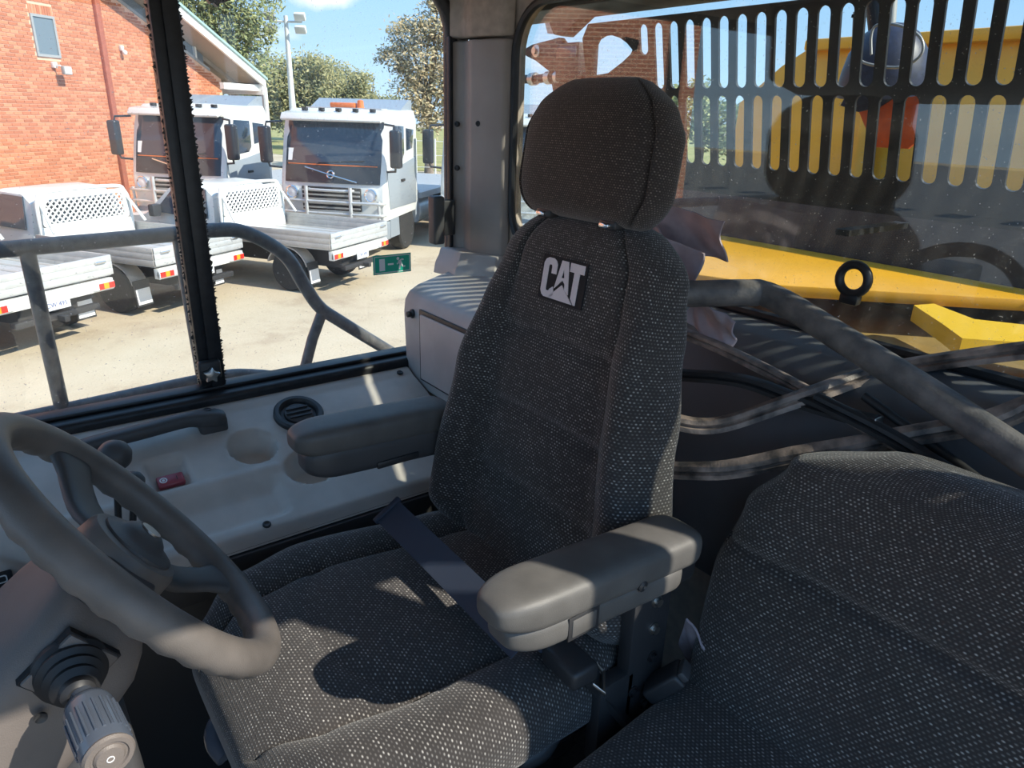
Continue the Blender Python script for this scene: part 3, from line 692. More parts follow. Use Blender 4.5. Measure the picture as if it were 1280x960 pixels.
# levers under the cushion
lv = [onz(px, py, -.86) for px, py in ((700, 905), (690, 925), (672, 940), (650, 950), (644, 942), (652, 925), (668, 912))]
c0 = onz(688, 910, -.855)
ll = mk('tilt_lever', tube(crp([c0+V((.035, .0, -.012)), c0, onz(672, 940, -.86), onz(650, 952, -.865), onz(641, 944, -.866), onz(648, 926, -.866), onz(664, 912, -.864)], 5), [.012+.010*math.exp(-((i-6)/5)**2)-.004*(i > 14) for i in range(31)], 14), 'plastic_dark', seat)
fm = frame(c0+V((-.004, 0, .0225)), (.8, -.6, 0), (.6, .8, 0))
mk('lever_mark', G().add(prism([(-.008, -.002), (.006, -.002), (.006, .001), (-.008, .001)], fm, 0, .001)).add(prism([(-.008, -.002), (-.004, -.002), (.001, .007), (-.003, .007)], fm, 0, .001)), 'print_white', ll, smooth=False)
c1 = onz(272, 903, -.86)
l2 = mk('height_lever', tube(crp([c1+V((.05, .03, 0)), c1, c1+V((-.012, -.025, -.01)), c1+V((-.005, -.05, -.02))], 5), .014, 12), 'stalk_blue', seat)
fm = frame(c1+V((-.002, -.012, .011)), (.3, -.95, 0), (.95, .3, 0))
mk('lever_mark', prism([(-.010, -.001), (.010, -.001), (.010, .0015), (-.010, .0015)], fm, .002, .004), 'print_white', l2, smooth=False)

# ================================================================== second (trainer) seat
Y1 = .205
ts = root('trainer_seat', 'low grey tweed second seat without headrest beside the driver seat', 'seat', (.6, Y1, -1.36))
zb2 = -.90; base2 = V((.735, Y1, zb2))
w2t = [(0, .30), (.2, .335), (.5, .335), (.72, .31), (.88, .26), (1, .17)]
tb = mk('backrest', loft(backrest_secs(base2, .535, w2t, .13, lambda v: .01, [(.62, .012, .016)], topr=.07, botr=.05, seamu=.985, rear=.9)), 'fabric', ts, ang=80)
for ob_ in (tb,): pass
mk('cushion', loft(cush_secs(.33, .80, Y1, lambda x: interp(x, [(.33, .25), (.42, .31), (.8, .33)]), lambda x: -.808, .13, .008, seam=.985)), 'fabric', ts, ang=80)
mk('seat_base', bx(.40, .90, Y1-.25, Y1+.25, -1.36, -.93), 'plastic_black', ts, bevel=.02)
bb = onz(832, 852, -.80)
bp_ = mk('belt_buckle', obx(bb, (.35, -.55, .75), (.8, .5, 0), .07, .045, .026), 'plastic_black', ts, bevel=.006, seg=3)
mk('buckle_slot', obx(bb+V((.012, -.022, .032)), (.35, -.55, .75), (.8, .5, 0), .012, .036, .018), 'plastic_dark', bp_, bevel=.004)

# ================================================================== steering column
CW = V((.085, .836, -.492)); TN = R(37); WN = V((math.cos(TN), 0, math.sin(TN))); WB = V((math.sin(TN), 0, -math.cos(TN)))
sc_ = root('steering_column', 'grey-brown steering column with black wheel and gear stalk', 'steering column', (-.3, .836, -1.36))
rim = []; nseg = 150
path = [CW+.197*(YV*math.cos(2*PI*i/nseg)+WB*math.sin(2*PI*i/nseg)) for i in range(nseg)]
secs = []
for i in range(nseg):
    a = 2*PI*i/nseg; rad = YV*math.cos(a)+WB*math.sin(a); ring = []
    for j in range(24):
        b = 2*PI*j/24; rr = .0210
        lowside = max(0, -math.sin(b))           # back of the rim has finger bumps
        rr += .0016*lowside**1.5*math.sin(a*36)
        ring.append(path[i]+(rad*math.cos(b)*1.02+WN*math.sin(b))*rr)
    secs.append(ring)
sw_ = mk('steering_wheel', loft(secs, ring=True), 'wheel_vinyl', sc_, ang=80)
def spoke(adeg, w0, w1, r0=.035, r1=.19):
    a = R(adeg); d = YV*math.cos(a)+WB*math.sin(a); s_ = WN.cross(d); secs = []
    for i in range(9):
        t = i/8; r_ = r0+(r1-r0)*t; ww = w0+(w1-w0)*sm(0, .6, t)+.012*sm(.75, 1, t); h0 = -.018*(1-sm(.2, 1, t))-.010*math.sin(PI*t)
        c = CW+d*r_+WN*h0
        secs.append([c+s_*(ww*spow(math.cos(2*PI*j/20), .6))+WN*(.009*spow(math.sin(2*PI*j/20), .6)) for j in range(20)])
    return loft(secs)
for a, w0, w1 in ((68, .036, .021), (188, .036, .022), (338, .036, .026)): mk('spoke', spoke(a, w0, w1), 'plastic_dark', sw_, ang=60)
hub = mk('hub', lathe([(.001, -.055), (.054, -.055), (.062, -.04), (.060, -.010), (.056, -.003), (.049, -.001), (.001, -.001)], CW, WN, 40), 'wheel_vinyl', sw_)
mk('hub_cap', lathe([(.047, -.003), (.046, .002), (.038, .005), (.030, .007), (.025, .013), (.018, .018), (.001, .019)], CW, WN, 40), 'plastic_dark', sw_)
mk('hub_emblem', lathe([(.013, .0175), (.013, .0205), (.001, .0208)], CW, WN, 28), 'zinc', sw_)
ax = -WN
def sq(c, hu, hv, e=.45, n=48): return [c+YV*(hu*spow(math.cos(2*PI*j/n), e))+WB*(hv*spow(math.sin(2*PI*j/n), e)) for j in range(n)]
shs = [sq(CW+ax*.055, .055, .052), sq(CW+ax*.065+WB*.004, .066, .058), sq(CW+ax*.085+WB*.012, .080, .066), sq(CW+ax*.11+WB*.018, .090, .072), sq(CW+ax*.17+WB*.024, .093, .078), sq(CW+ax*.26+WB*.02, .098, .088), sq(CW+ax*.40, .11, .12), sq(CW+ax*.62, .13, .14)]
sh = mk('column_shroud', loft(shs), 'column_plastic', sc_, ang=60)
mk('column_collar', lathe([(.060, .03), (.075, .045), (.078, .06), (.06, .07)], CW, ax, 36), 'plastic_black', sc_)
# stalk with rubber boot
B0 = ony(88, 836, .742); T0 = ony(136, 944, .600)
sd_ = (T0-B0).normalized()
st = mk('gear_stalk', lathe([(.001, .03), (.010, .03), (.011, .055), (.014, .060), (.020, .066), (.0225, .075), (.0225, (T0-B0).length-.004), (.021, (T0-B0).length), (.0155, (T0-B0).length), (.015, (T0-B0).length-.006), (.001, (T0-B0).length-.006)], B0, sd_, 40), 'stalk_blue', sc_)
L_ = (T0-B0).length; uu = sd_.orthogonal().normalized(); vv = sd_.cross(uu)
for k in range(20):
    d = uu*math.cos(2*PI*k/20)+vv*math.sin(2*PI*k/20)
    mk('grip_rib', tube([B0+sd_*.085+d*.0224, B0+sd_*(L_-.014)+d*.0224], .0017, 6), 'stalk_blue', st)
mk('end_ring', lathe([(.0155, -.002), (.0215, -.002), (.0225, .001), (.0205, .004), (.0165, .004), (.0155, .002)], T0, sd_, 40), 'column_plastic', st)
bt = mk('end_button', lathe([(.001, -.004), (.0135, -.004), (.0135, .003), (.0115, .0055), (.001, .006)], T0, sd_, 32), 'column_plastic', st)
mk('button_mark', tube([T0+sd_*.0062+uu*.003*math.cos(R(30*k))+vv*.003*math.sin(R(30*k)) for k in range(12)], .0005, 6, closed=True), 'print_white', bt)
mk('boot', lathe([(.036, -.006), (.037, .002), (.033, .006), (.034, .012), (.028, .016), (.029, .022), (.023, .026), (.024, .032), (.017, .037), (.016, .044), (.011, .048)], B0, (sd_*.5+V((0, -1, 0))*.6).normalized(), 36), 'rubber', sc_)
mk('boot_plate', obx(B0+V((0, .0, 0)), WB, ax, .062, .066, .012), 'column_plastic', sc_, bevel=.003)
mk('boot_gap', obx(B0+V((0, .003, 0)), WB, ax, .065, .069, .010), 'logo_black', sc_)
for px, py in ((51, 896),):
    c = ony(px, py, .735); mk('shroud_screw', lathe([(.001, 0), (.006, 0), (.006, .003), (.002, .001)], c, (0, -1, 0), 14), 'plastic_black', sc_)
mk('column_base', loft([sq(CW+ax*.56, .12, .14), sq(V((-.42, .836, -1.0)), .12, .12), sq(V((-.42, .836, -1.36)), .14, .14)]), 'plastic_dark', sc_)
mk('lower_cover', loft([sq(CW+ax*.16+WB*.10, .085, .03), sq(CW+ax*.22+WB*.15, .09, .07), sq(V((-.08, .836, -1.0)), .10, .10), sq(V((-.08, .836, -1.36)), .12, .12)]), 'plastic_dark', sc_, ang=60)

# ================================================================== loose rubber seals and rags behind the seats
SEAL = [(-1, -.35), (-1, .1), (-.75, .35), (-.3, .42), (-.2, .95), (.25, 1.0), (.75, .8), (.9, .4), (.65, .15), (1.0, 0), (1.0, -.45), (.2, -.5)]
bar = crp([V((.90, .80, -.272)), onx(858, 367, .945), onx(930, 366, 1.005), onx(968, 372, 1.03), onx(1060, 428, 1.01), onx(1170, 498, .98), onx(1290, 578, .955), onx(1400, 650, .93)], 6)
mk('rubber_bar', tube(bar, [.0225 if i < 16 else .021 for i in range(len(bar))], 16, up=(0, 0, 1), sec=[(math.cos(t)*.95, spow(math.sin(t), .8)*1.0) for t in [2*PI*i/16 for i in range(16)]]), 'rubber_bar', label='thick bent grey rubber bar leaning across the rear shelf', cat='rubber seal', group='loose seals behind the seats')
s1 = crp([onx(790, 505, .84), onx(838, 527, .86), onx(900, 533, .90), onx(1000, 500, .965), onx(1080, 472, 1.06), onx(1150, 458, 1.10), onx(1290, 440, 1.095), onx(1400, 430, 1.09)], 8)
mk('door_seal', tube(s1, .0165, up=(0, .3, 1), sec=SEAL), 'rubber_worn', label='upper door seal strip curving up to the right behind the thick bar', cat='rubber seal', group='loose seals behind the seats')
s2 = crp([onx(770, 570, .80), onx(826, 587, .83), onx(900, 588, .845), onx(1000, 568, .90), onx(1100, 551, .965), onx(1210, 532, 1.00), onx(1290, 507, 1.03), onx(1400, 480, 1.04)], 8)
mk('door_seal', tube(s2, .0165, up=(0, -.4, 1), sec=SEAL), 'rubber_worn', label='lower door seal strip lying just above the second seat', cat='rubber seal', group='loose seals behind the seats')
s3 = crp([onx(850, 470, .93), onx(930, 478, .955), onx(1010, 506, .965), onx(1096, 530, .965)], 8)
o3 = root('door_seal', 'short seal strip with a bright metal cut end', 'rubber seal', s3[0], group='loose seals behind the seats')
mk('strip', tube(s3, .0135, up=(0, .3, 1), sec=SEAL), 'rubber', o3)
mk('metal_end', obx(s3[-1]+(s3[-1]-s3[-2]).normalized()*.002, (s3[-1]-s3[-2]), (0, .3, 1), .003, .022, .022), 'zinc', o3, bevel=.002)
s4 = crp([onx(850, 415, 1.0), onx(910, 440, 1.0), onx(990, 480, .995), onx(1060, 520, .975), onx(1130, 560, .965)], 8)
mk('door_seal', tube(s4, .012, up=(0, .3, 1), sec=SEAL), 'rubber_worn', label='worn brown seal strip sloping down below the rag', cat='rubber seal', group='loose seals behind the seats')
s5 = crp([onx(1020, 500, .955), onx(1110, 545, .958), onx(1200, 600, .955), onx(1300, 665, .955)], 8)
mk('door_seal', tube(s5, .013, up=(0, .3, 1), sec=SEAL), 'rubber', label='black seal strip running along the top edge of the second seat', cat='rubber seal', group='loose seals behind the seats')
s6 = crp([onx(1080, 495, .99), onx(1150, 545, .985), onx(1230, 605, .975), onx(1300, 660, .97)], 8)
mk('door_seal', tube(s6, .007, 10, up=(0, .3, 1)), 'rubber', label='thin black seal strip lying against the shelf face', cat='rubber seal', group='loose seals behind the seats')
s7 = crp([onx(850, 585, .90), onx(960, 545, .95), onx(1050, 540, .955), onx(1200, 620, .952)], 8)
def rag(o, u, v, su, sv, nu, nv, amp, seed, hang=None):
    rnd = random.Random(seed); m = frame(o, u, v); top_ = []
    ph = [(rnd.uniform(2, 9), rnd.uniform(2, 9), rnd.uniform(0, 6), rnd.uniform(.4, 1)) for _ in range(4)]+[(rnd.uniform(12, 22), rnd.uniform(8, 18), rnd.uniform(0, 6), .16) for _ in range(3)]
    def pos(a, b):
        w_ = sum(q*math.sin(k1*a+k2*b*.6+p_) for k1, k2, p_, q in ph)*amp/2
        ea = 1+.05*math.sin(4*b+ph[0][2]); eb = 1+.08*math.sin(5*a+ph[1][2])
        return m @ V(((a-.5)*su*ea, (b-.5)*sv*eb, w_ + (hang(a, b) if hang else 0)))
    g_ = G(); th = .0035
    for lay in (0, 1):
        for i in range(nu+1):
            for j in range(nv+1):
                p_ = pos(i/nu, j/nv); g_.v.append(p_+m.col[2].xyz*(th*lay))
    n1 = (nu+1)*(nv+1); id_ = lambda l, i, j: l*n1+i*(nv+1)+j
    for i in range(nu):
        for j in range(nv):
            g_.f.append((id_(0, i, j), id_(0, i+1, j), id_(0, i+1, j+1), id_(0, i, j+1))); g_.f.append((id_(1, i, j), id_(1, i, j+1), id_(1, i+1, j+1), id_(1, i+1, j)))
    for i in range(nu):
        for j in (0, nv): g_.f.append((id_(0, i, j), id_(0, i+1, j), id_(1, i+1, j), id_(1, i, j)))
    for j in range(nv):
        for i in (0, nu): g_.f.append((id_(0, i, j), id_(0, i, j+1), id_(1, i, j+1), id_(1, i, j)))
    return g_
rc = onx(852, 305, 1.04)
rg1 = root('rag', 'crumpled purple-grey rag behind the headrest', 'cloth', (rc.x, rc.y, rc.z-.07), group='rags in the cab')
mk('upper_fold', rag(onx(852, 290, 1.04), (0, -1, -.02), (-.2, 0, 1), .20, .080, 44, 24, .012, 3), 'cloth_purple', rg1, ang=80)
mk('lower_fold', rag(onx(832, 322, 1.02), (0, -1, -.25), (-.25, 0, 1), .16, .095, 40, 26, .016, 5), 'cloth_purple', rg1, ang=80)
rc = onx(890, 400, 1.00)
mk('rag', rag(rc, (0, -1, -.35), (-.35, 0, 1), .10, .065, 34, 24, .013, 8), 'cloth_purple', ang=80, label='smaller purple-grey rag tucked under the thick rubber bar', cat='cloth', group='rags in the cab')
rc = V((.80, .515, -.80))
mk('rag', rag(rc, (0, -1, -.3), (-.5, 0, 1), .09, .13, 26, 26, .014, 11), 'cloth_purple', ang=80, label='dull purple rag stuffed between the two seats', cat='cloth', group='rags in the cab')

# ================================================================== just outside the cab
hrl = root('handrail', 'scuffed dark grey tube handrail outside the side window', 'handrail', (.3, 2.1, -.81))
yR = 2.1; P_ = lambda x, z: V((x, yR, z))
mk('top_rail', tube([P_(-1.4, -.36)]+crp([P_(-.6, -.350), P_(.04, -.340), P_(.40, -.332), P_(.53, -.328), P_(.61, -.335), P_(.69, -.378), P_(.745, -.43), P_(.79, -.52), P_(.83, -.588), P_(.89, -.64), P_(1.08, -.786), P_(1.30, -.95)], 6), .0205, 14), 'rail_paint', hrl)
mk('post', tube([P_(.094, -.345), P_(.096, -.80)], .0185, 14), 'rail_paint', hrl)
mk('post', tube([P_(.445, -.335), P_(.458, -.80)], .0185, 14), 'rail_paint', hrl)
mk('post', tube([P_(.842, -.60), P_(.80, -.69), P_(.745, -.85)], .0175, 14), 'rail_paint', hrl)
mk('bottom_rail', tube(crp([P_(-1.4, -.80), P_(-.3, -.785), P_(.10, -.775), P_(.46, -.762), P_(.60, -.775), P_(.80, -.84)], 6), .020, 14), 'rail_paint', hrl)
pf = root('side_platform', 'dark walkway platform under the handrail', 'platform', (.0, 2.0, -1.5))
mk('deck', bx(-1.6, 1.3, 1.75, 2.2, -1.49, -1.44), 'black_paint', pf, bevel=.01)
# machine body under the cab so that it stands on the ground
mb = root('machine_body', 'black and yellow machine chassis below the cab', 'machine', (.5, .8, -H))
mk('frame', bx(-1.6, 3.1, .2, 1.4, -2.3, -1.44), 'chassis', mb, bevel=.03)
for x, y in ((-1.0, 1.75), (-1.0, -.45)):
    mk('wheel', lathe([(.3, -.28), (.67, -.28), (.75, -.2), (.75, .2), (.67, .28), (.3, .28)], V((x, y, -2.35)), (0, 1, 0), 40), 'tyre', mb)

# rear window guard: slotted plate
gd = root('window_guard', 'black steel guard with two rows of rounded slots behind the rear window', 'window guard', (1.3, .7, -.2))
TL = R(12); FGd = frame((1.30, 0, .13), (0, 1, 0), (-math.sin(TL), 0, math.cos(TL)))
def slot(yc, v0, v1, hw, k=7):
    return [(yc+hw*math.cos(R(180*i/k)), v1-hw+hw*math.sin(R(180*i/k))) for i in range(k+1)]+[(yc-hw*math.cos(R(180*i/k)), v0+hw-hw*math.sin(R(180*i/k))) for i in range(k+1)]
holes = []
for k in range(-7, 24):
    y = .926-k*.0437
    if y < -.15: continue
    if y > 1.245: continue
    holes.append(slot(y, -.068 if y < 1.23 else .005, .068, .0125))
for k in range(-3, 30):
    y = 1.192-k*.0437
    if y < -.15: continue
    holes.append(slot(y, -.228, -.082, .0125))
td = [(1.404, .099), (1.402, .130), (1.394, .155), (1.375, .176), (1.352, .183), (1.330, .183), (1.305, .176), (1.285, .165), (1.268, .150), (1.275, .141), (1.302, .126), (1.354, .103)]
holes.append([(y, (z-.13)/math.cos(TL)-.003) for y, z in td][::-1])
mk('slotted_plate', plate([(-.25, -.29), (1.40, -.29), (1.43, -.10), (1.435, .05), (1.41, .081), (-.25, .081)], holes, FGd, .006), 'guard_black', gd, smooth=False)
for y in (-.1, .62, 1.36):
    mk('guard_bracket', bx(1.165, 1.37, y-.012, y+.012, -.175, -.165), 'guard_black', gd)
vz = root('trim_2', 'black roof visor above the rear window outside', None, (1.28, .6, .222), kind='structure')
mk('visor_box', loft([[V((1.165, y, .228)), V((1.265, y, .218)), V((1.275, y, .226)), V((1.275, y, .38)), V((1.165, y, .39))] for y in (.1, .4, 1.0, 1.66)]), 'guard_black', vz, bevel=.006)
# bracket, hose and small lamp beyond the left end of the guard
rb_ = root('rear_bracket', 'grey steel bracket with bolt and hose fitting behind the headrest', 'bracket', (1.5, 1.75, -.2))
X5 = 1.5; q5 = lambda px, py: onx(px, py, X5)
poly = [q5(*p) for p in ((658, 62), (668, 56), (702, 47), (712, 60), (710, 120), (695, 120), (690, 90), (672, 76), (660, 70))]
mk('arm_plate', prism([(p.y, p.z) for p in poly], FYZ(X5), -.01, .012), 'guard_black', rb_, bevel=.002)
mk('arm_bolt', lathe([(.001, 0), (.018, 0), (.018, .004), (.010, .006), (.010, .014), (.001, .014)], q5(674, 64)+V((-.01, 0, 0)), (-1, 0, 0), 18), 'zinc', rb_)
mk('upper_arm', prism([(p.y, p.z) for p in [q5(*p) for p in ((687, 16), (735, -12), (745, 10), (708, 46), (698, 44))]], FYZ(X5), -.02, .03), 'guard_black', rb_, bevel=.004)
mk('pale_strip', prism([(p.y, p.z) for p in [q5(*p) for p in ((681, 22), (687, 15), (698, 43), (686, 42))]], FYZ(X5), -.005, .02), 'rim_grey', rb_)
mk('hose', tube(crp([q5(655, 99), q5(670, 99), q5(690, 96), q5(720, 92), q5(760, 110)], 5), .013, 12), 'rubber', rb_)
for px in (664, 684, 696): mk('hose_fitting', tube([q5(px, 99-(px-664)*.08), q5(px+6, 98.5-(px-664)*.08)], .019, 12), 'zinc', rb_)
lm = root('rear_lamp', 'small square lamp with pale blue lens beyond the guard corner', 'lamp', q5(718, 80))
a_, b_ = q5(706, 75), q5(731, 58)
mk('housing', bx(X5-.03, X5+.05, b_.y-.008, a_.y+.008, a_.z-.06, b_.z+.01), 'guard_black', lm, bevel=.006)
mk('lens', bx(X5-.036, X5-.028, b_.y, a_.y, a_.z, b_.z), 'screen_glass', lm, bevel=.004)
# navy dome lamp with cable, orange panel
Q = lambda px, py, x: onx(px, py, x)
nv = root('work_lamp', 'navy dome-shaped lamp with looped pale cable seen through the upper slots', 'lamp', Q(1105, 110, 1.62))
c = Q(1103, 112, 1.62); rr_ = .088
mk('dome', lathe([(rr_*1.02, -.01), (rr_*1.03, .01), (rr_*.97, .04), (rr_*.85, .075), (rr_*.62, .108), (rr_*.3, .126), (.001, .13)], c, (-.15, 0, 1), 36), 'navy', nv)
mk('stem', tube([Q(1097, 35, 1.6), Q(1090, -25, 1.6)], .018, 12), 'guard_black', nv)
mk('pale_stem', tube([Q(1113, 32, 1.6), Q(1117, -25, 1.6)], .010, 12), 'rim_grey', nv)
mk('cable', tube(crp([Q(*p, 1.45) for p in ((1068, 15), (1067, 52), (1072, 70), (1085, 80), (1125, 84), (1150, 70), (1153, 52), (1140, 38), (1115, 30), (1095, 32), (1089, 45), (1089, 68))], 6), .0026, 8), 'rim_grey', nv)
mk('clip', bx(*sorted((1.445, 1.46)), *sorted((Q(1066, 20, 1.45).y, Q(1080, 20, 1.45).y)), *sorted((Q(1070, 22, 1.45).z, Q(1070, 18, 1.45).z))), 'guard_black', nv)
op = root('orange_panel', 'bright orange fabric panel hanging below the navy dome lamp', 'cloth', Q(1120, 185, 1.66))
pts = [Q(*p, 1.66) for p in ((1074, 138), (1100, 132), (1130, 112), (1160, 72), (1164, 84), (1160, 120), (1157, 168), (1136, 186), (1094, 184), (1088, 172))]
mk('cloth', prism([(p.y, p.z) for p in pts], FYZ(1.66), -.004, .004), 'orange', op, smooth=False)
mk('navy_band', prism([(p.y, p.z) for p in [Q(*p, 1.655) for p in ((1052, 132), (1060, 118), (1150, 108), (1128, 116), (1100, 134), (1074, 140))]], FYZ(1.655), -.006, .004), 'navy', op, smooth=False)
# dump body behind the cab
dbd = root('dump_body', 'large yellow steel tipper body wall behind the cab', 'tipper body', (3.2, .5, -1.6))
mk('front_wall', prism([(-2.2, -.9), (2.25, -.9), (2.22, .08), (2.02, .235), (1.90, .300), (-2.2, .300)], FYZ(3.0), 0, .08), 'yellow', dbd, bevel=.01)
mk('top_rim', bx(2.96, 3.10, -2.2, 1.90, .285, .33), 'yellow', dbd, bevel=.01)
for y in (1.55, .85, .1, -.6): mk('stiffener', bx(2.93, 3.0, y-.03, y+.03, -.85, .26), 'yellow', dbd, bevel=.012)
mk('side_wall', bx(3.05, 5.4, 2.12, 2.2, -.9, .05), 'yellow', dbd, bevel=.01)
mk('side_wall', bx(3.05, 5.4, -2.2, -2.12, -.9, .30), 'yellow', dbd, bevel=.01)
mk('body_floor', bx(3.05, 5.4, -2.2, 2.2, -1.0, -.9), 'yellow', dbd)
mk('body_prop', bx(3.2, 5.2, -.4, 1.2, -2.3, -1.0), 'chassis', dbd)
dk = root('rear_deck', 'sunlit yellow deck plate just outside the rear window', 'deck', (1.9, .5, -.8))
mk('deck_plate', prism([(2.22, -.6), (2.22, 1.75), (1.52, 1.75), (1.55, 1.30), (1.64, 1.05), (2.08, .60), (2.18, -.6)], XY(-.414), -.016, .016), 'yellow', dk, bevel=.006)
mk('dark_bulkhead', bx(2.24, 2.30, -.6, 2.35, -1.0, -.20), 'guard_black', dk, bevel=.01)
mk('hood_plate', bx(1.20, 2.23, -.6, 1.75, -.56, -.52), 'yellow_dirty_shaded', dk, bevel=.01)
gs = [onz(*p, -.44) for p in ((1140, 391), (1165, 389), (1215, 409), (1285, 417), (1420, 440), (1420, 470), (1285, 440), (1200, 434), (1175, 415))]
mk('gusset', prism([(p.x, p.y) for p in gs], XY(-.44), -.02, .02), 'yellow_trim', dk)

# ================================================================== brick building
WA = R(40.5); WE = V((math.cos(WA), math.sin(WA), 0)); WNN = V((math.sin(WA), -math.cos(WA), 0)); WP = -WNN*15.6
bd = root('brick_building', 'orange brick building with raked roof edge at the left of the yard', 'building', WP, local=True)
bd.rotation_euler = (0, 0, WA)           # local x along the wall, local -y toward the yard, z up
FB = frame((0, 0, 0), (1, 0, 0), (0, 0, 1))   # u = along, v = up, w = -y (toward the yard)
def rake(t): return 3.92-(t-23.6)*.407
WT0, WT1, WZ0, WZ1 = 16.08, 16.72, 4.15, 5.02
mk('wall_mass', prism([(13.6, 0), (23.6, 0), (23.6, 3.95), (19.0, rake(19.0)), (13.6, rake(13.6))], FB, -6, 0), 'mortar', bd, smooth=False)
g = prism([(-1.2, 0), (13.6, 0), (13.6, rake(13.6)), (9, 9.8), (-1.2, 6.0)], FB, -6, 0.012); g.uv = [(p.x, p.z) for p in g.v]
mk('wall_run', g, 'brick_far', bd, smooth=False)
def inview(p):
    d = V(p)-V((0, 0, H)); z = d.dot(FW); return 640+FPX*d.dot(RT2)/z, 480-FPX*d.dot(UP2)/z
def b2w(x, y, z): return WP+WE*x-WNN*y*1.0+V((0, 0, z)) if False else WP+WE*x+WNN*(-y)+V((0, 0, z))
bl_ = []
for r_ in range(0, 100):
    z = .006+r_*.086
    for c_ in range(0, 44):
        t = 13.6+c_*.24+(.12 if r_ % 2 else 0)
        if t+.23 > 23.6: continue
        if z+.076 > rake(t+.23): continue
        L_b = .226
        if z+.068 > WZ0-.05 and z < WZ1+.26:
            if t+.226 > WT0-.05 and t < WT1+.05:
                if t < WT0-.05: L_b = WT0-.055-t
                elif t+.226 > WT1+.05: L_b = t+.226-(WT1+.055); t = WT1+.055
                else: continue
                if L_b < .03: continue
        px, py = inview(b2w(t+.115, 0, z+.04)); bl_.append((t, z, (b2w(t, 0, z)-V((0, 0, H))).length, -5 < px < 300 and -5 < py < 300 and L_b == .226, L_b))
vis = sorted([b for b in bl_ if b[3]], key=lambda b: b[2]); ind = vis[:290]; iset = set((b[0], b[1]) for b in ind)
first = None
for t, z, _, _, _ in ind:
    if first is None:
        first = mk('brick', bx(0, .226, -.014, .0, 0, .068), 'brick', bd, smooth=False); first.location = (t, 0, z)
    else: inst('brick', first, bd, (t, 0, z))
g = G()
for t, z, _, _, L_b in bl_:
    if (t, z) in iset: continue
    g.add(bx(t, t+L_b, -.014, .0, z, z+.068))
mk('brickwork', g, 'brick', bd, smooth=False, kind='stuff')
for k in range(9): inst('brick', mk('soldier_brick', bx(WT0-.04+k*.08, WT0+.030+k*.08, -.012, 0, WZ1+.03, WZ1+.25), 'brick', bd, smooth=False), bd, (0, 0, 0)) if False else mk('brick', bx(WT0-.04+k*.08, WT0+.030+k*.08, -.012, 0, WZ1+.03, WZ1+.25), 'brick', bd, smooth=False)
wf = mk('wall_window', plate([(WT0-.04, WZ0-.04), (WT1+.04, WZ0-.04), (WT1+.04, WZ1+.04), (WT0-.04, WZ1+.04)], [[(WT0+.02, WZ0+.02), (WT1-.02, WZ0+.02), (WT1-.02, WZ1-.02), (WT0+.02, WZ1-.02)]], frame((0, -.01, 0), (1, 0, 0), (0, 0, 1)), .06), 'frame_grey', bd, smooth=False)
mk('window_pane', bx(WT0, WT1, -.012, -.004, WZ0, WZ1), 'win_pane', wf, smooth=False)
mk('downpipe', G().add(bx(18.14, 18.32, -.12, -.0, 0, rake(18.2)-.1)), 'pipe_brown', bd, bevel=.02)
fl_ = root('flood_light', 'small white floodlight on the brick wall below the window', 'lamp', b2w(16.5, -.2, 3.75), local=True); fl_.rotation_euler = (0, 0, WA)
mk('housing', bx(-.05, .20, -.14, -.04, -.03, .17), 'frame_grey', fl_, bevel=.015)
mk('lens', bx(-.03, .18, -.15, -.138, -.01, .15), 'lamp_white', fl_, bevel=.004)
mk('arm', tube([V((-.05, .20, .16)), V((-.02, .0, .18)), V((.02, -.06, .12))], .02, 10), 'lamp_white', fl_)
mk('wall_box', bx(-.10, .02, .10, .188, .12, .26), 'lamp_white', fl_, bevel=.01)
sn = root('motion_sensor', 'white twin-ball motion sensor on the brick wall right of the pipe', 'sensor', b2w(18.94, -.1, 4.4), local=True); sn.rotation_euler = (0, 0, WA)
mk('base', bx(-.05, .05, 0, .088, .06, .20), 'lamp_white', sn, bevel=.01)
mk('ball', lathe([(.001, -.07), (.05, -.05), (.07, 0), (.05, .05), (.001, .07)], V((0, -.04, .02)), (0, 0, 1), 20), 'lamp_white', sn)
# clerestory strip, roof and verge
def slope(x0, x1, dz0, dz1, y0, y1): return prism([(x0, rake(x0)+dz0), (x1, rake(x1)+dz0), (x1, rake(x1)+dz1), (x0, rake(x0)+dz1)], FB, y0, y1)
mk('clerestory_frame', slope(13.6, 23.0, 0.0, .09, -.1, .03), 'frame_grey', bd, smooth=False)
for k in range(5): mk('clerestory_pane', slope(13.7+k*1.85, 15.4+k*1.85, .09, .40, -.1, -.05), 'win_pane', bd, smooth=False)
mk('clerestory_post', bx(22.3, 22.38, -.03, .05, rake(22.3), rake(22.3)+.5), 'fascia_white', bd, smooth=False)
rf = mk('roof', slope(12.0, 24.9, .48, .60, -6, .9), 'roof_sheet', bd, smooth=False)
mk('soffit', slope(12.0, 24.8, .42, .479, -6, .84), 'soffit', rf, smooth=False)
mk('verge_board', slope(12.0, 24.9, .36, .62, .86, .94), 'fascia_white', rf, smooth=False)
mk('verge_gutter', slope(12.0, 24.95, .62, .70, .84, 1.0), 'gutter_green', rf, smooth=False)
for k in range(6): mk('rafter', slope(22.0, 24.8, .28, .42, -.2-k*.5, -.1-k*.5), 'soffit', rf, smooth=False)
mk('eave_beam', bx(24.7, 24.9, -.9, 6, 3.50, 3.85), 'fascia_white', rf, smooth=False)
mk('tie_beam', bx(22.6, 24.8, -.75, -.60, 3.62, 3.82), 'fascia_white', rf, smooth=False)
mk('end_post', bx(24.78, 24.94, -.94, -.82, 2.3, 3.75), 'fascia_white', rf, smooth=False)
mk('porch_post', bx(24.72, 24.88, -.9, -.75, 0, 3.6), 'frame_grey', rf, smooth=False)
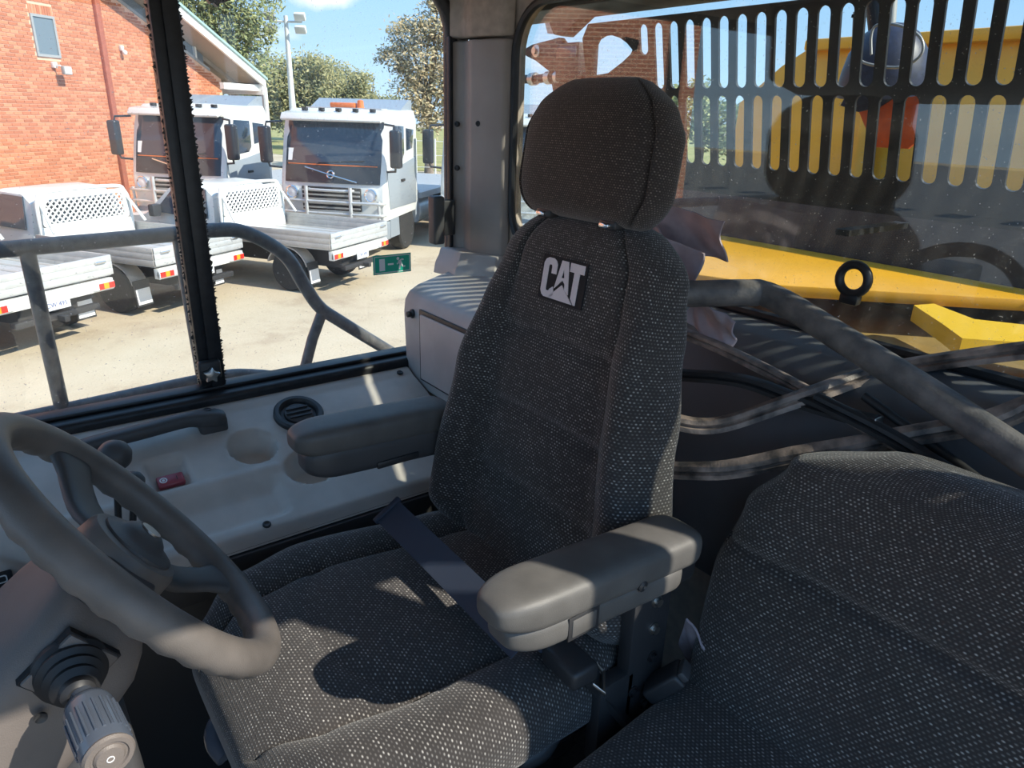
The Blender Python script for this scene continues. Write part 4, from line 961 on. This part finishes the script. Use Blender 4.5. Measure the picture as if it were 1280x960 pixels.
mk('end_wall', prism([(23.6, 0), (24.6, 0), (24.6, 3.5), (23.6, 3.9)], FB, -5.8, -1.2), 'frame_grey', bd, smooth=False)

# ================================================================== trucks (local: +x forward, origin on the ground under the bumper)
def wheel(par, c, r, wd, name='wheel'):
    t_ = mk(name, lathe([(r*.58, -wd/2), (r*.93, -wd/2), (r, -wd*.38), (r, wd*.38), (r*.93, wd/2), (r*.58, wd/2)], V(c), (0, 1, 0), 32), 'tyre', par)
    s_ = 1 if c[1] > 0 else -1
    mk('rim', lathe([(r*.60, wd*.30), (r*.60, wd*.46), (r*.54, wd*.48), (r*.50, wd*.30), (r*.25, wd*.22), (r*.22, wd*.44), (r*.001, wd*.44)] if s_ > 0 else [(r*.60, -wd*.30), (r*.60, -wd*.46), (r*.54, -wd*.48), (r*.50, -wd*.30), (r*.25, -wd*.22), (r*.22, -wd*.44), (r*.001, -wd*.44)], V(c), (0, 1, 0), 24), 'rim_grey', t_)
    return t_
def cabsec(pts, hw): return pts
def make_truck():
    t = root('cab_truck', 'x', 'truck', local=True, group='trucks parked nose-out in the yard')
    prof = [(-.02, .80), (.0, 1.10), (-.01, 1.45), (-.06, 1.72), (-.30, 2.62), (-.44, 2.93), (-.72, 3.10), (-1.95, 3.13), (-2.1, 2.9), (-2.1, 1.05), (-1.95, .85)]
    secs = []
    for y, s in ((-1.24, .10), (-1.235, .05), (-1.18, .015), (-1.0, 0), (0, -.05), (1.0, 0), (1.18, .015), (1.235, .05), (1.24, .10)):
        cx, cz = -1.05, 2.0
        secs.append([V((cx+(x-cx)*(1-s*.8)-max(0, s)*(.35 if x > -.5 else 0), y, cz+(z-cz)*(1-s*.35))) for x, z in prof])
    mk('cab', loft(secs), 'white_paint', t, ang=30)
    def fp(z, y, off=.0):                # a point on the front face
        xs = [(1.10, .0), (1.45, -.01), (1.72, -.06), (2.62, -.30), (2.93, -.44)]
        for (z0, x0), (z1, x1) in zip(xs, xs[1:]):
            if z <= z1: break
        x = x0+(x1-x0)*(z-z0)/(z1-z0)
        yy = abs(y)
        cv = .05*(1-min(1, yy)) if yy < 1 else -.30*max(0, yy-1)
        return V((x+cv+off, y, z))
    def strip(zs, hw, off, thick=.03, n=26):
        secs_ = []
        for i in range(n+1):
            y = -hw+2*hw*i/n; secs_.append([fp(z, y, off) for z in zs]+[fp(z, y, off-thick) for z in reversed(zs)])
        return loft(secs_)
    ws = mk('windscreen', strip((1.98, 2.4, 2.84), 1.12, .035), 'screen_glass', t)
    mk('windscreen_surround', strip((1.80, 1.95, 2.4, 2.86), 1.16, .026), 'truck_black', t)
    mk('wiper', tube([fp(2.0, -.3, .05), fp(2.06, .75, .05)], .014, 8), 'truck_black', ws)
    mk('window_card', obx(fp(2.15, -.95, .03), (0, 1, 0), (-.25, 0, .96), .20, .26, .01), 'lamp_white', ws)
    ng = mk('nose_panel', strip((1.58, 1.68, 1.80, 1.94), 1.12, .03), 'truck_black', t)
    mk('nose_bar', tube([fp(1.62, .62, .055), fp(1.76, 0, .07), fp(1.90, -.62, .055)], .018, 8), 'chrome', ng)
    mk('emblem', tube([fp(1.76+.075*math.sin(R(30*k)), .075*math.cos(R(30*k)), .04) for k in range(12)], .022, 8, closed=True), 'chrome', ng)
    mk('nose_line', tube([fp(1.955, y, .03) for y in (-1.05, -.5, 0, .5, 1.05)], .012, 8), 'beacon', ng)
    vs = mk('sun_visor', loft([[V((-.12, y, 2.84)), V((-.08, y, 2.88)), V((-.16, y, 3.0)), V((-.42, y, 3.04)), V((-.38, y, 2.94))] for y in (-1.16, 0, 1.16)]), 'white_paint', t, bevel=.012)
    gr = mk('grille', bx(.0, .045, -.70, .70, 1.0, 1.50), 'chassis', t, bevel=.02)
    for k in range(5): mk('grille_slat', bx(.04, .06, -.68, .68, 1.04+k*.09, 1.075+k*.09), 'rim_grey', gr, smooth=False)
    for s in (-1, 1):
        hl = mk('headlight', lathe([(.001, .02), (.13, .02), (.145, .05), (.145, .075), (.125, .085), (.10, .06), (.001, .055)], V((-.02, s*.93, 1.36)), (1, 0, 0), 24), 'chrome', t)
        mk('lamp_glass', lathe([(.001, .065), (.11, .062), (.11, .07), (.001, .085)], V((-.02, s*.93, 1.36)), (1, 0, 0), 20), 'lamp_white', hl)
        mk('door_lower', prism([(-.28, 1.05), (-1.95, 1.05), (-1.95, 2.1), (-.98, 1.95), (-.16, 1.86)], frame((0, s*1.243, 0), (1, 0, 0), (0, 0, 1)), -.012, .012), 'truck_grey', t, bevel=.004)
        sw2 = mk('side_window', prism([(-.36, 2.02), (-1.10, 2.08), (-1.22, 2.2), (-1.22, 2.78), (-.58, 2.80)], frame((0, s*1.238, 0), (1, 0, 0), (0, 0, 1)), -.012, .012), 'screen_glass', t, bevel=.004)
        mk('rear_quarter', prism([(-1.36, 2.25), (-1.75, 2.3), (-1.85, 2.7), (-1.36, 2.74)], frame((0, s*1.238, 0), (1, 0, 0), (0, 0, 1)), -.012, .012), 'screen_glass', t, bevel=.004)
        mk('door_handle', bx(-1.15, -.95, min(s*1.245, s*1.285), max(s*1.245, s*1.285), 1.60, 1.65), 'chassis', t)
        mr_ = mk('mirror', bx(-.12, .08, min(s*1.40, s*1.64), max(s*1.40, s*1.64), 1.95, 2.72), 'truck_black', t, bevel=.05, seg=3)
        mk('mirror_arm', tube([V((-.25, s*1.2, 2.82)), V((-.06, s*1.48, 2.80)), V((-.02, s*1.5, 2.65))], .025, 8), 'truck_black', mr_)
        mk('mirror_arm', tube([V((-.2, s*1.2, 1.85)), V((-.06, s*1.48, 1.88)), V((-.02, s*1.5, 2.0))], .025, 8), 'truck_black', mr_)
        wheel(t, (-1.40, s*1.05, .50), .50, .32)
        for x in (-5.0, -6.3): wheel(t, (x, s*.95, .50), .50, .52)
        mk('step_panel', prism([(-.3, .42), (-.85, .42), (-.80, 1.05), (-.3, 1.05)], frame((0, s*1.19, 0), (1, 0, 0), (0, 0, 1)), -.04, .04), 'truck_grey', t)
        mk('rear_guard_panel', prism([(-1.98, .55), (-2.2, .55), (-2.2, 1.3), (-1.9, 1.3)], frame((0, s*1.1, 0), (1, 0, 0), (0, 0, 1)), -.12, .12), 'truck_grey', t)
        mk('fuel_tank', lathe([(.001, 0), (.28, 0), (.31, .03), (.31, 1.37), (.28, 1.4), (.001, 1.4)], V((-2.5, s*.85, .75)), (-1, 0, 0), 24), 'alloy', t)
        mk('chassis_rail', bx(-7.4, -.3, min(s*.36, s*.46), max(s*.36, s*.46), .70, .98), 'chassis', t)
    mk('bumper', bx(-.40, .06, -1.22, 1.22, .38, .80), 'truck_grey', t, bevel=.05, seg=3)
    bbp = mk('bull_bar', tube([V((.14, -.52, .40)), V((.20, -.52, .9)), V((.18, -.52, 1.52))], .04, 10), 'alloy', t)
    mk('bar_upright', tube([V((.14, .52, .40)), V((.20, .52, .9)), V((.18, .52, 1.52))], .04, 10), 'alloy', bbp)
    for z, hw in ((1.44, .56), (1.20, 1.24), (.95, 1.24), (.68, 1.20)):
        mk('bar_cross', tube(crp([V((-.02, -hw, z)), V((.15, -hw+.14, z)), V((.19, 0, z)), V((.15, hw-.14, z)), V((-.02, hw, z))], 4), .032, 10), 'alloy', bbp)
    for s in (-1, 1): mk('bar_outer', tube([V((.10, s*1.14, .55)), V((.12, s*1.14, 1.26))], .035, 10), 'alloy', bbp)
    mk('number_plate', bx(.21, .22, -.19, .19, .60, .72), 'plate_white', t)
    for y in (-.8, -.4, 0, .4, .8): mk('roof_marker', bx(-.62, -.50, y-.05, y+.05, 3.05, 3.12), 'chassis', t, bevel=.01)
    mk('air_deflector', loft([[V((-1.35, y, 3.1)), V((-1.9, y, 3.34)), V((-2.1, y, 3.34)), V((-2.1, y, 2.6))] for y in (-1.12, 1.12)]), 'truck_grey', t)
    mk('load_bed', bx(-8.0, -2.4, -1.22, 1.22, 1.08, 1.22), 'alloy', t)
    return t
tk = make_truck()
def place(o, x, y, rot, label): o.location = (x, y, 0); o.rotation_euler = (0, 0, R(rot)); o['label'] = label
place(tk, 6.46, 15.14, 220.5, 'white cab truck with orange roof beacon, middle of the parked trucks')
tk2 = dup(tk); place(tk2, 4.03, 18.32, 220.5, 'white cab truck parked beside the brick wall behind the sash bar')
tk3 = dup(tk); place(tk3, 9.91, 14.0, 220.5, 'partly hidden white cab truck next to the cab pillar')
bk2 = mk('roof_beacon', lathe([(.001, 0), (.09, 0), (.09, .02), (.075, .03), (.065, .17), (.001, .19)], V((-.95, .35, 3.12)), (0, 0, 1), 20), 'beacon', tk)
mk('light_bar', bx(-1.1, -.85, -.35, .25, 3.13, 3.24), 'beacon', tk, bevel=.03)
mk('light_bar_base', bx(-1.15, -.8, -.9, .9, 3.11, 3.135), 'alloy', tk)

# ================================================================== utes (local: +x forward, origin on the ground under the tailgate)
def make_ute():
    t = root('tray_ute', 'x', 'ute', local=True, group='white tray utes parked facing the brick wall')
    dk_ = mk('tray_deck', bx(.03, 2.40, -.92, .92, .82, .87), 'alloy', t, smooth=False)
    for k in range(7): mk('deck_rib', bx(.05, 2.38, -.86+k*.26, -.80+k*.26, .87, .876), 'alloy_shaded', dk_, smooth=False)
    def board(nm, o, u, L):
        h_ = G()
        for k in range(3): h_.add(obx(V(o)+V((0, 0, .84+.045+k*.092)), u, (0, 0, 1), L, .086, .030))
        h_.add(obx(V(o)+V((0, 0, .975)), u, (0, 0, 1), L, .27, .020)); return mk(nm, h_, 'alloy' if nm == 'tailgate' else 'alloy_shaded', t, bevel=.004)
    tg = board('tailgate', (0, 0, 0), (0, 1, 0), 1.86)
    for s in (-1, 1):
        board('side_board', (1.21, s*.925, 0), (1, 0, 0), 2.40)
        mk('tailgate_latch', bx(-.045, -.015, s*.74-.08, s*.74+.08, 1.02, 1.05), 'chrome', tg, bevel=.006)
        ll_ = mk('tail_lamp', bx(-.035, .02, min(s*.56, s*.90), max(s*.56, s*.90), .66, .76), 'plate_white', t, bevel=.006)
        for (a, b, mt) in ((.80, .89, 'lamp_red'), (.72, .80, 'lamp_amber'), (.64, .72, 'lamp_red'), (.57, .64, 'lamp_white')):
            mk('lens', bx(-.048, -.034, min(s*a, s*b), max(s*a, s*b), .67, .75), mt, ll_, smooth=False)
        wheel(t, (.98, s*.76, .36), .36, .24); wheel(t, (4.15, s*.76, .36), .36, .24)
        mf = mk('mud_flap', obx((.50, s*.78, .36), (0, 1, 0), (.10, 0, 1), .30, .40, .012), 'chassis', t)
        mk('flap_plate', obx((.487, s*.78, .31), (0, 1, 0), (.10, 0, 1), .26, .24, .012), 'lamp_white', mf)
        mk('mudguard', tube([V((.98+.44*math.cos(R(a)), s*.76, .36+.44*math.sin(R(a)))) for a in range(20, 165, 12)], 1, sec=[(-.14, -.01), (.14, -.01), (.14, .01), (-.14, .01)]), 'alloy_shaded', t)
    rb2 = mk('rear_beam', bx(-.02, .08, -.90, .90, .64, .80), 'white_paint', t, bevel=.01)
    npl = mk('number_plate', bx(-.036, -.026, -.19, .19, .55, .68), 'plate_white', t)
    mk('plate_text', text_geo('CW 495', .085, frame((-.037, 0, .615), (0, -1, 0), (0, 0, 1)), .002), 'plate_ink', npl, smooth=False)
    mk('tow_bar', G().add(bx(-.18, .4, -.04, .04, .40, .48)).add(bx(-.05, .05, -.6, .6, .42, .50)), 'chassis', t, bevel=.008)
    mk('chassis', bx(.15, 4.9, -.42, .42, .42, .80), 'chassis', t)
    # headboard
    X = 2.36; hbp = [V((X, -.86, .86)), V((X, -.86, 1.45)), V((X+.02, -.80, 1.66)), V((X+.03, -.68, 1.74)), V((X+.03, 0, 1.76)), V((X+.03, .68, 1.74)), V((X+.02, .80, 1.66)), V((X, .86, 1.45)), V((X, .86, .86))]
    hbd = mk('headboard', tube(crp(hbp, 4), .032, 10), 'white_paint', t)
    mk('headboard_panel', bx(X-.015, X+.015, -.84, .84, .87, 1.20), 'white_paint', hbd, bevel=.005)
    mk('headboard_frame', plate(rrect(-.82, .82, 1.20, 1.70, .08, 5), [rrect(-.72, .72, 1.25, 1.63, .05, 5)], FYZ(X), .03), 'white_paint', hbd, smooth=False)
    msh = G(); n_ = 14
    for k in range(-5, n_+5):
        for sg in (1, -1):
            y0 = -.72+1.44*k/n_; pts_ = []
            a, b = (y0, 1.25), (y0+sg*.38, 1.63)
            def clip(p, q_):
                (y1, z1), (y2, z2) = p, q_; lo, hi = 0., 1.
                for lim, s2 in ((-.72, 1), (.72, -1)):
                    d1, d2 = s2*(y1-lim), s2*(y2-lim)
                    if d1 < 0 and d2 < 0: return None
                    if d1 < 0: lo = max(lo, d1/(d1-d2))
                    if d2 < 0: hi = min(hi, d1/(d1-d2))
                return ((y1+(y2-y1)*lo, z1+(z2-z1)*lo), (y1+(y2-y1)*hi, z1+(z2-z1)*hi)) if hi > lo else None
            c2 = clip(a, b)
            if c2: msh.add(tube([V((X, *c2[0])), V((X, *c2[1]))], .015, 5))
    mk('mesh', msh, 'white_paint', hbd, smooth=False, kind='stuff')
    mk('headboard_stay', tube([V((X, .80, 1.60)), V((X-.30, .88, 1.15))], .025, 8), 'white_paint', hbd)
    mk('headboard_stay', tube([V((X, -.80, 1.60)), V((X-.30, -.88, 1.15))], .025, 8), 'white_paint', hbd)
    prof = [(2.50, .50), (2.50, 1.05), (2.58, 1.60), (2.78, 1.74), (3.30, 1.76), (3.62, 1.68), (4.15, 1.20), (4.30, 1.16), (5.02, 1.05), (5.16, .90), (5.18, .45)]
    secs = []
    for y in (-.90, -.88, -.80, 0, .80, .88, .90):
        tp_ = max(0, abs(y)-.78)/.12
        secs.append([V((x, y*(1-.16*max(0, z-1.08)/.68), z-(.05*tp_ if z > 1.1 else 0))) for x, z in prof])
    mk('cab', loft(secs), 'white_paint', t, ang=30)
    for s in (-1, 1):
        m_ = M.Translation((0, 0, 0))
        g_ = prism([(2.66, 1.16), (3.92, 1.20), (3.52, 1.62), (3.2, 1.68), (2.74, 1.66)], frame((0, 0, 0), (1, 0, 0), (0, 0, 1)), -.012, .012)
        g_.v = [V((p.x, s*(.905*(1-.16*max(0, p.z-1.08)/.68))+p.y, p.z)) for p in g_.v]
        mk('side_window', g_, 'screen_glass', t, smooth=False)
        mk('door_mirror', bx(3.72, 3.86, min(s*.90, s*1.10), max(s*.90, s*1.10), 1.14, 1.36), 'truck_black', t, bevel=.03)
    mk('rear_window', obx((2.535, 0, 1.38), (0, 1, 0), (.14, 0, 1), 1.3, .38, .02), 'screen_glass', t)
    return t
ut = make_ute()
place(ut, 2.83, 11.92, 122, 'white tray ute in the middle with mesh headboard behind the black sash bar')
u1 = dup(ut); place(u1, .66, 10.72, 122, 'white tray ute at the far left with only its tray in view')
u3 = dup(ut); place(u3, 5.62, 12.0, 122, 'white tray ute in front of the middle truck, right of the sash bar')

# ================================================================== trees, pole, fence
def dirp(px, dist):
    d = ray(px, 150); d.z = 0; d.normalize(); return d*dist
def leaf_cloud(blobs, n, size, rnd):
    g_ = G(); tot = sum(b[3]*b[4] for b in blobs)
    for (cx, cy, cz, rx, rz) in blobs:
        m_ = int(n*rx*rz/tot)
        cl = []
        for _ in range(max(8, m_//38)):
            while True:
                q_ = V((rnd.uniform(-1, 1), rnd.uniform(-1, 1), rnd.uniform(-1, 1)))
                if .25 < q_.length < 1: break
            cl.append(V((cx+q_.x*rx, cy+q_.y*rx, cz+q_.z*rz)))
        for _ in range(m_):
            c_ = rnd.choice(cl); sg = .23*min(rx, rz)
            p_ = c_+V((rnd.gauss(0, sg), rnd.gauss(0, sg), rnd.gauss(0, sg*.7)))
            a = V((rnd.gauss(0, 1), rnd.gauss(0, 1), rnd.gauss(0, 1))).normalized(); b = a.orthogonal().normalized(); s_ = size*rnd.uniform(.6, 1.3)
            k_ = len(g_.v); g_.v += [p_-a*s_, p_+b*s_*.45, p_+a*s_, p_-b*s_*.45]; g_.f.append((k_, k_+1, k_+2, k_+3))
    return g_
def tree(name, label, px, dist, hgt, blobs, n, size, mat, seed):
    rnd = random.Random(seed); b = dirp(px, dist)
    t = root(name, label, 'tree', (b.x, b.y, 0), 'trees beyond the yard', local=True)
    tr = mk('trunk', tube(crp([V((0, 0, -.1)), V((.15, .1, hgt*.3)), V((-.1, 0, hgt*.55)), V((.1, .1, hgt*.8))], 4), [.26-.018*i for i in range(13)], 10), 'bark', t)
    bw = [(x, y, z, rx, rz) for x, y, z, rx, rz in blobs]
    for i, (x, y, z, rx, rz) in enumerate(bw):
        mk('branch', tube(crp([V((0, .05, hgt*.35)), V((x*.5, y*.5, (hgt*.4+z)/2)), V((x, y, z))], 4), [.11-.009*i_ for i_ in range(9)], 7), 'bark', tr)
    mk('foliage', leaf_cloud(bw, n, size, rnd), mat, t, smooth=False, kind='stuff')
    return t
rx_, ry_ = RT.x, RT.y
def bb_(side, z, rx, rz, dep=0): return (rx_*side+D_.x*dep, ry_*side+D_.y*dep, z, rx, rz)
tree('gum_tree', 'tall green gum tree rising behind the white roof edge', 295, 42, 10, [bb_(-1.2, 9.5, 2.4, 2.4), bb_(.9, 8.0, 1.7, 2.0), bb_(1.2, 6.0, 1.3, 1.5), bb_(-.5, 6.2, 2.0, 1.8), bb_(-2.5, 7.0, 2.0, 2.2), bb_(.3, 11.5, 1.6, 1.6)], 16000, .13, 'leaf_green', 1)
tree('gum_tree', 'dark bushy tree right behind the light pole', 375, 62, 7, [bb_(-1.5, 4.6, 2.4, 2.2), bb_(1.2, 5.2, 2.2, 1.8), bb_(0, 3.0, 2.6, 1.8)], 10000, .18, 'leaf_olive', 2)
tree('gum_tree', 'broad olive tree above the middle truck roof', 418, 78, 9, [bb_(-1.2, 6.0, 2.4, 1.6), bb_(1.8, 5.4, 2.3, 1.7), bb_(0, 3.6, 3.2, 2.0)], 12000, .19, 'leaf_olive', 3)
tree('gum_tree', 'lower olive tree between the middle truck and the tall dry gum', 468, 92, 8, [bb_(-1.5, 4.2, 2.3, 1.5), bb_(1.6, 3.4, 2.2, 1.4), bb_(0, 2.4, 2.6, 1.3)], 9000, .20, 'leaf_olive', 4)
tree('gum_tree', 'tall sparse gum tree with dry yellowish leaves beside the cab pillar', 535, 40, 8, [bb_(-.9, 6.6, 1.1, 1.1), bb_(.7, 7.2, 1.4, 1.2), bb_(-.4, 5.0, 1.7, 1.3), bb_(1.6, 5.2, 1.4, 1.5), bb_(.2, 3.4, 1.9, 1.2), bb_(-1.6, 5.6, .8, .8), bb_(.6, 8.4, .9, .6)], 13000, .115, 'leaf_dry', 5)
tree('gum_tree', 'green tree glimpsed low behind the left truck mirror', 330, 74, 7, [bb_(-.5, 4.2, 2.2, 2.2), bb_(1.2, 3.2, 2.2, 1.8)], 9000, .18, 'leaf_olive', 6)
tree('gum_tree', 'low green tree seen through the lower left guard slots', 880, 48, 6, [bb_(-1.5, 3.6, 2.4, 1.8), bb_(1.5, 2.6, 2.2, 1.6), bb_(4, 3.0, 2.0, 1.6)], 8000, .17, 'leaf_green', 9)
pb = dirp(367, 46)
pole = root('light_pole', 'tall white light pole with floodlight cluster', 'light pole', (pb.x, pb.y, 0), local=True)
mk('shaft', tube([V((0, 0, 0)), V((0, 0, 4.5)), V((0, 0, 7.9))], [.26, .16, .11], 14), 'pole_white', pole)
mk('cross_arm', tube([V((rx_*-.9, ry_*-.9, 7.6)), V((rx_*.9, ry_*.9, 7.6))], .06, 8), 'pole_white', pole)
for s, z in ((-.85, 7.85), (.85, 7.85), (-.85, 7.2), (.85, 7.2)):
    mk('flood_head', obx(V((rx_*s-D_.x*.2, ry_*s-D_.y*.2, z)), RT, (-.5*D_.x, -.5*D_.y, .8), .62, .42, .25), 'frame_grey' if s < 0 else 'pole_white', pole, bevel=.05)
fp0, fp1 = dirp(470, 33), dirp(640, 33)
fn = root('wire_fence', 'pale wire fence along the grass verge', 'fence', (fp0.x, fp0.y, 0), local=True)
dv = fp1-fp0
for k in range(8): mk('post', tube([dv*(k/7), dv*(k/7)+V((0, 0, 2.0))], .04, 8), 'pole_white', fn)
for z in (.3, .8, 1.3, 1.9): mk('wire', tube([V((0, 0, z)), dv+V((0, 0, z))], .012, 6), 'pole_white', fn)
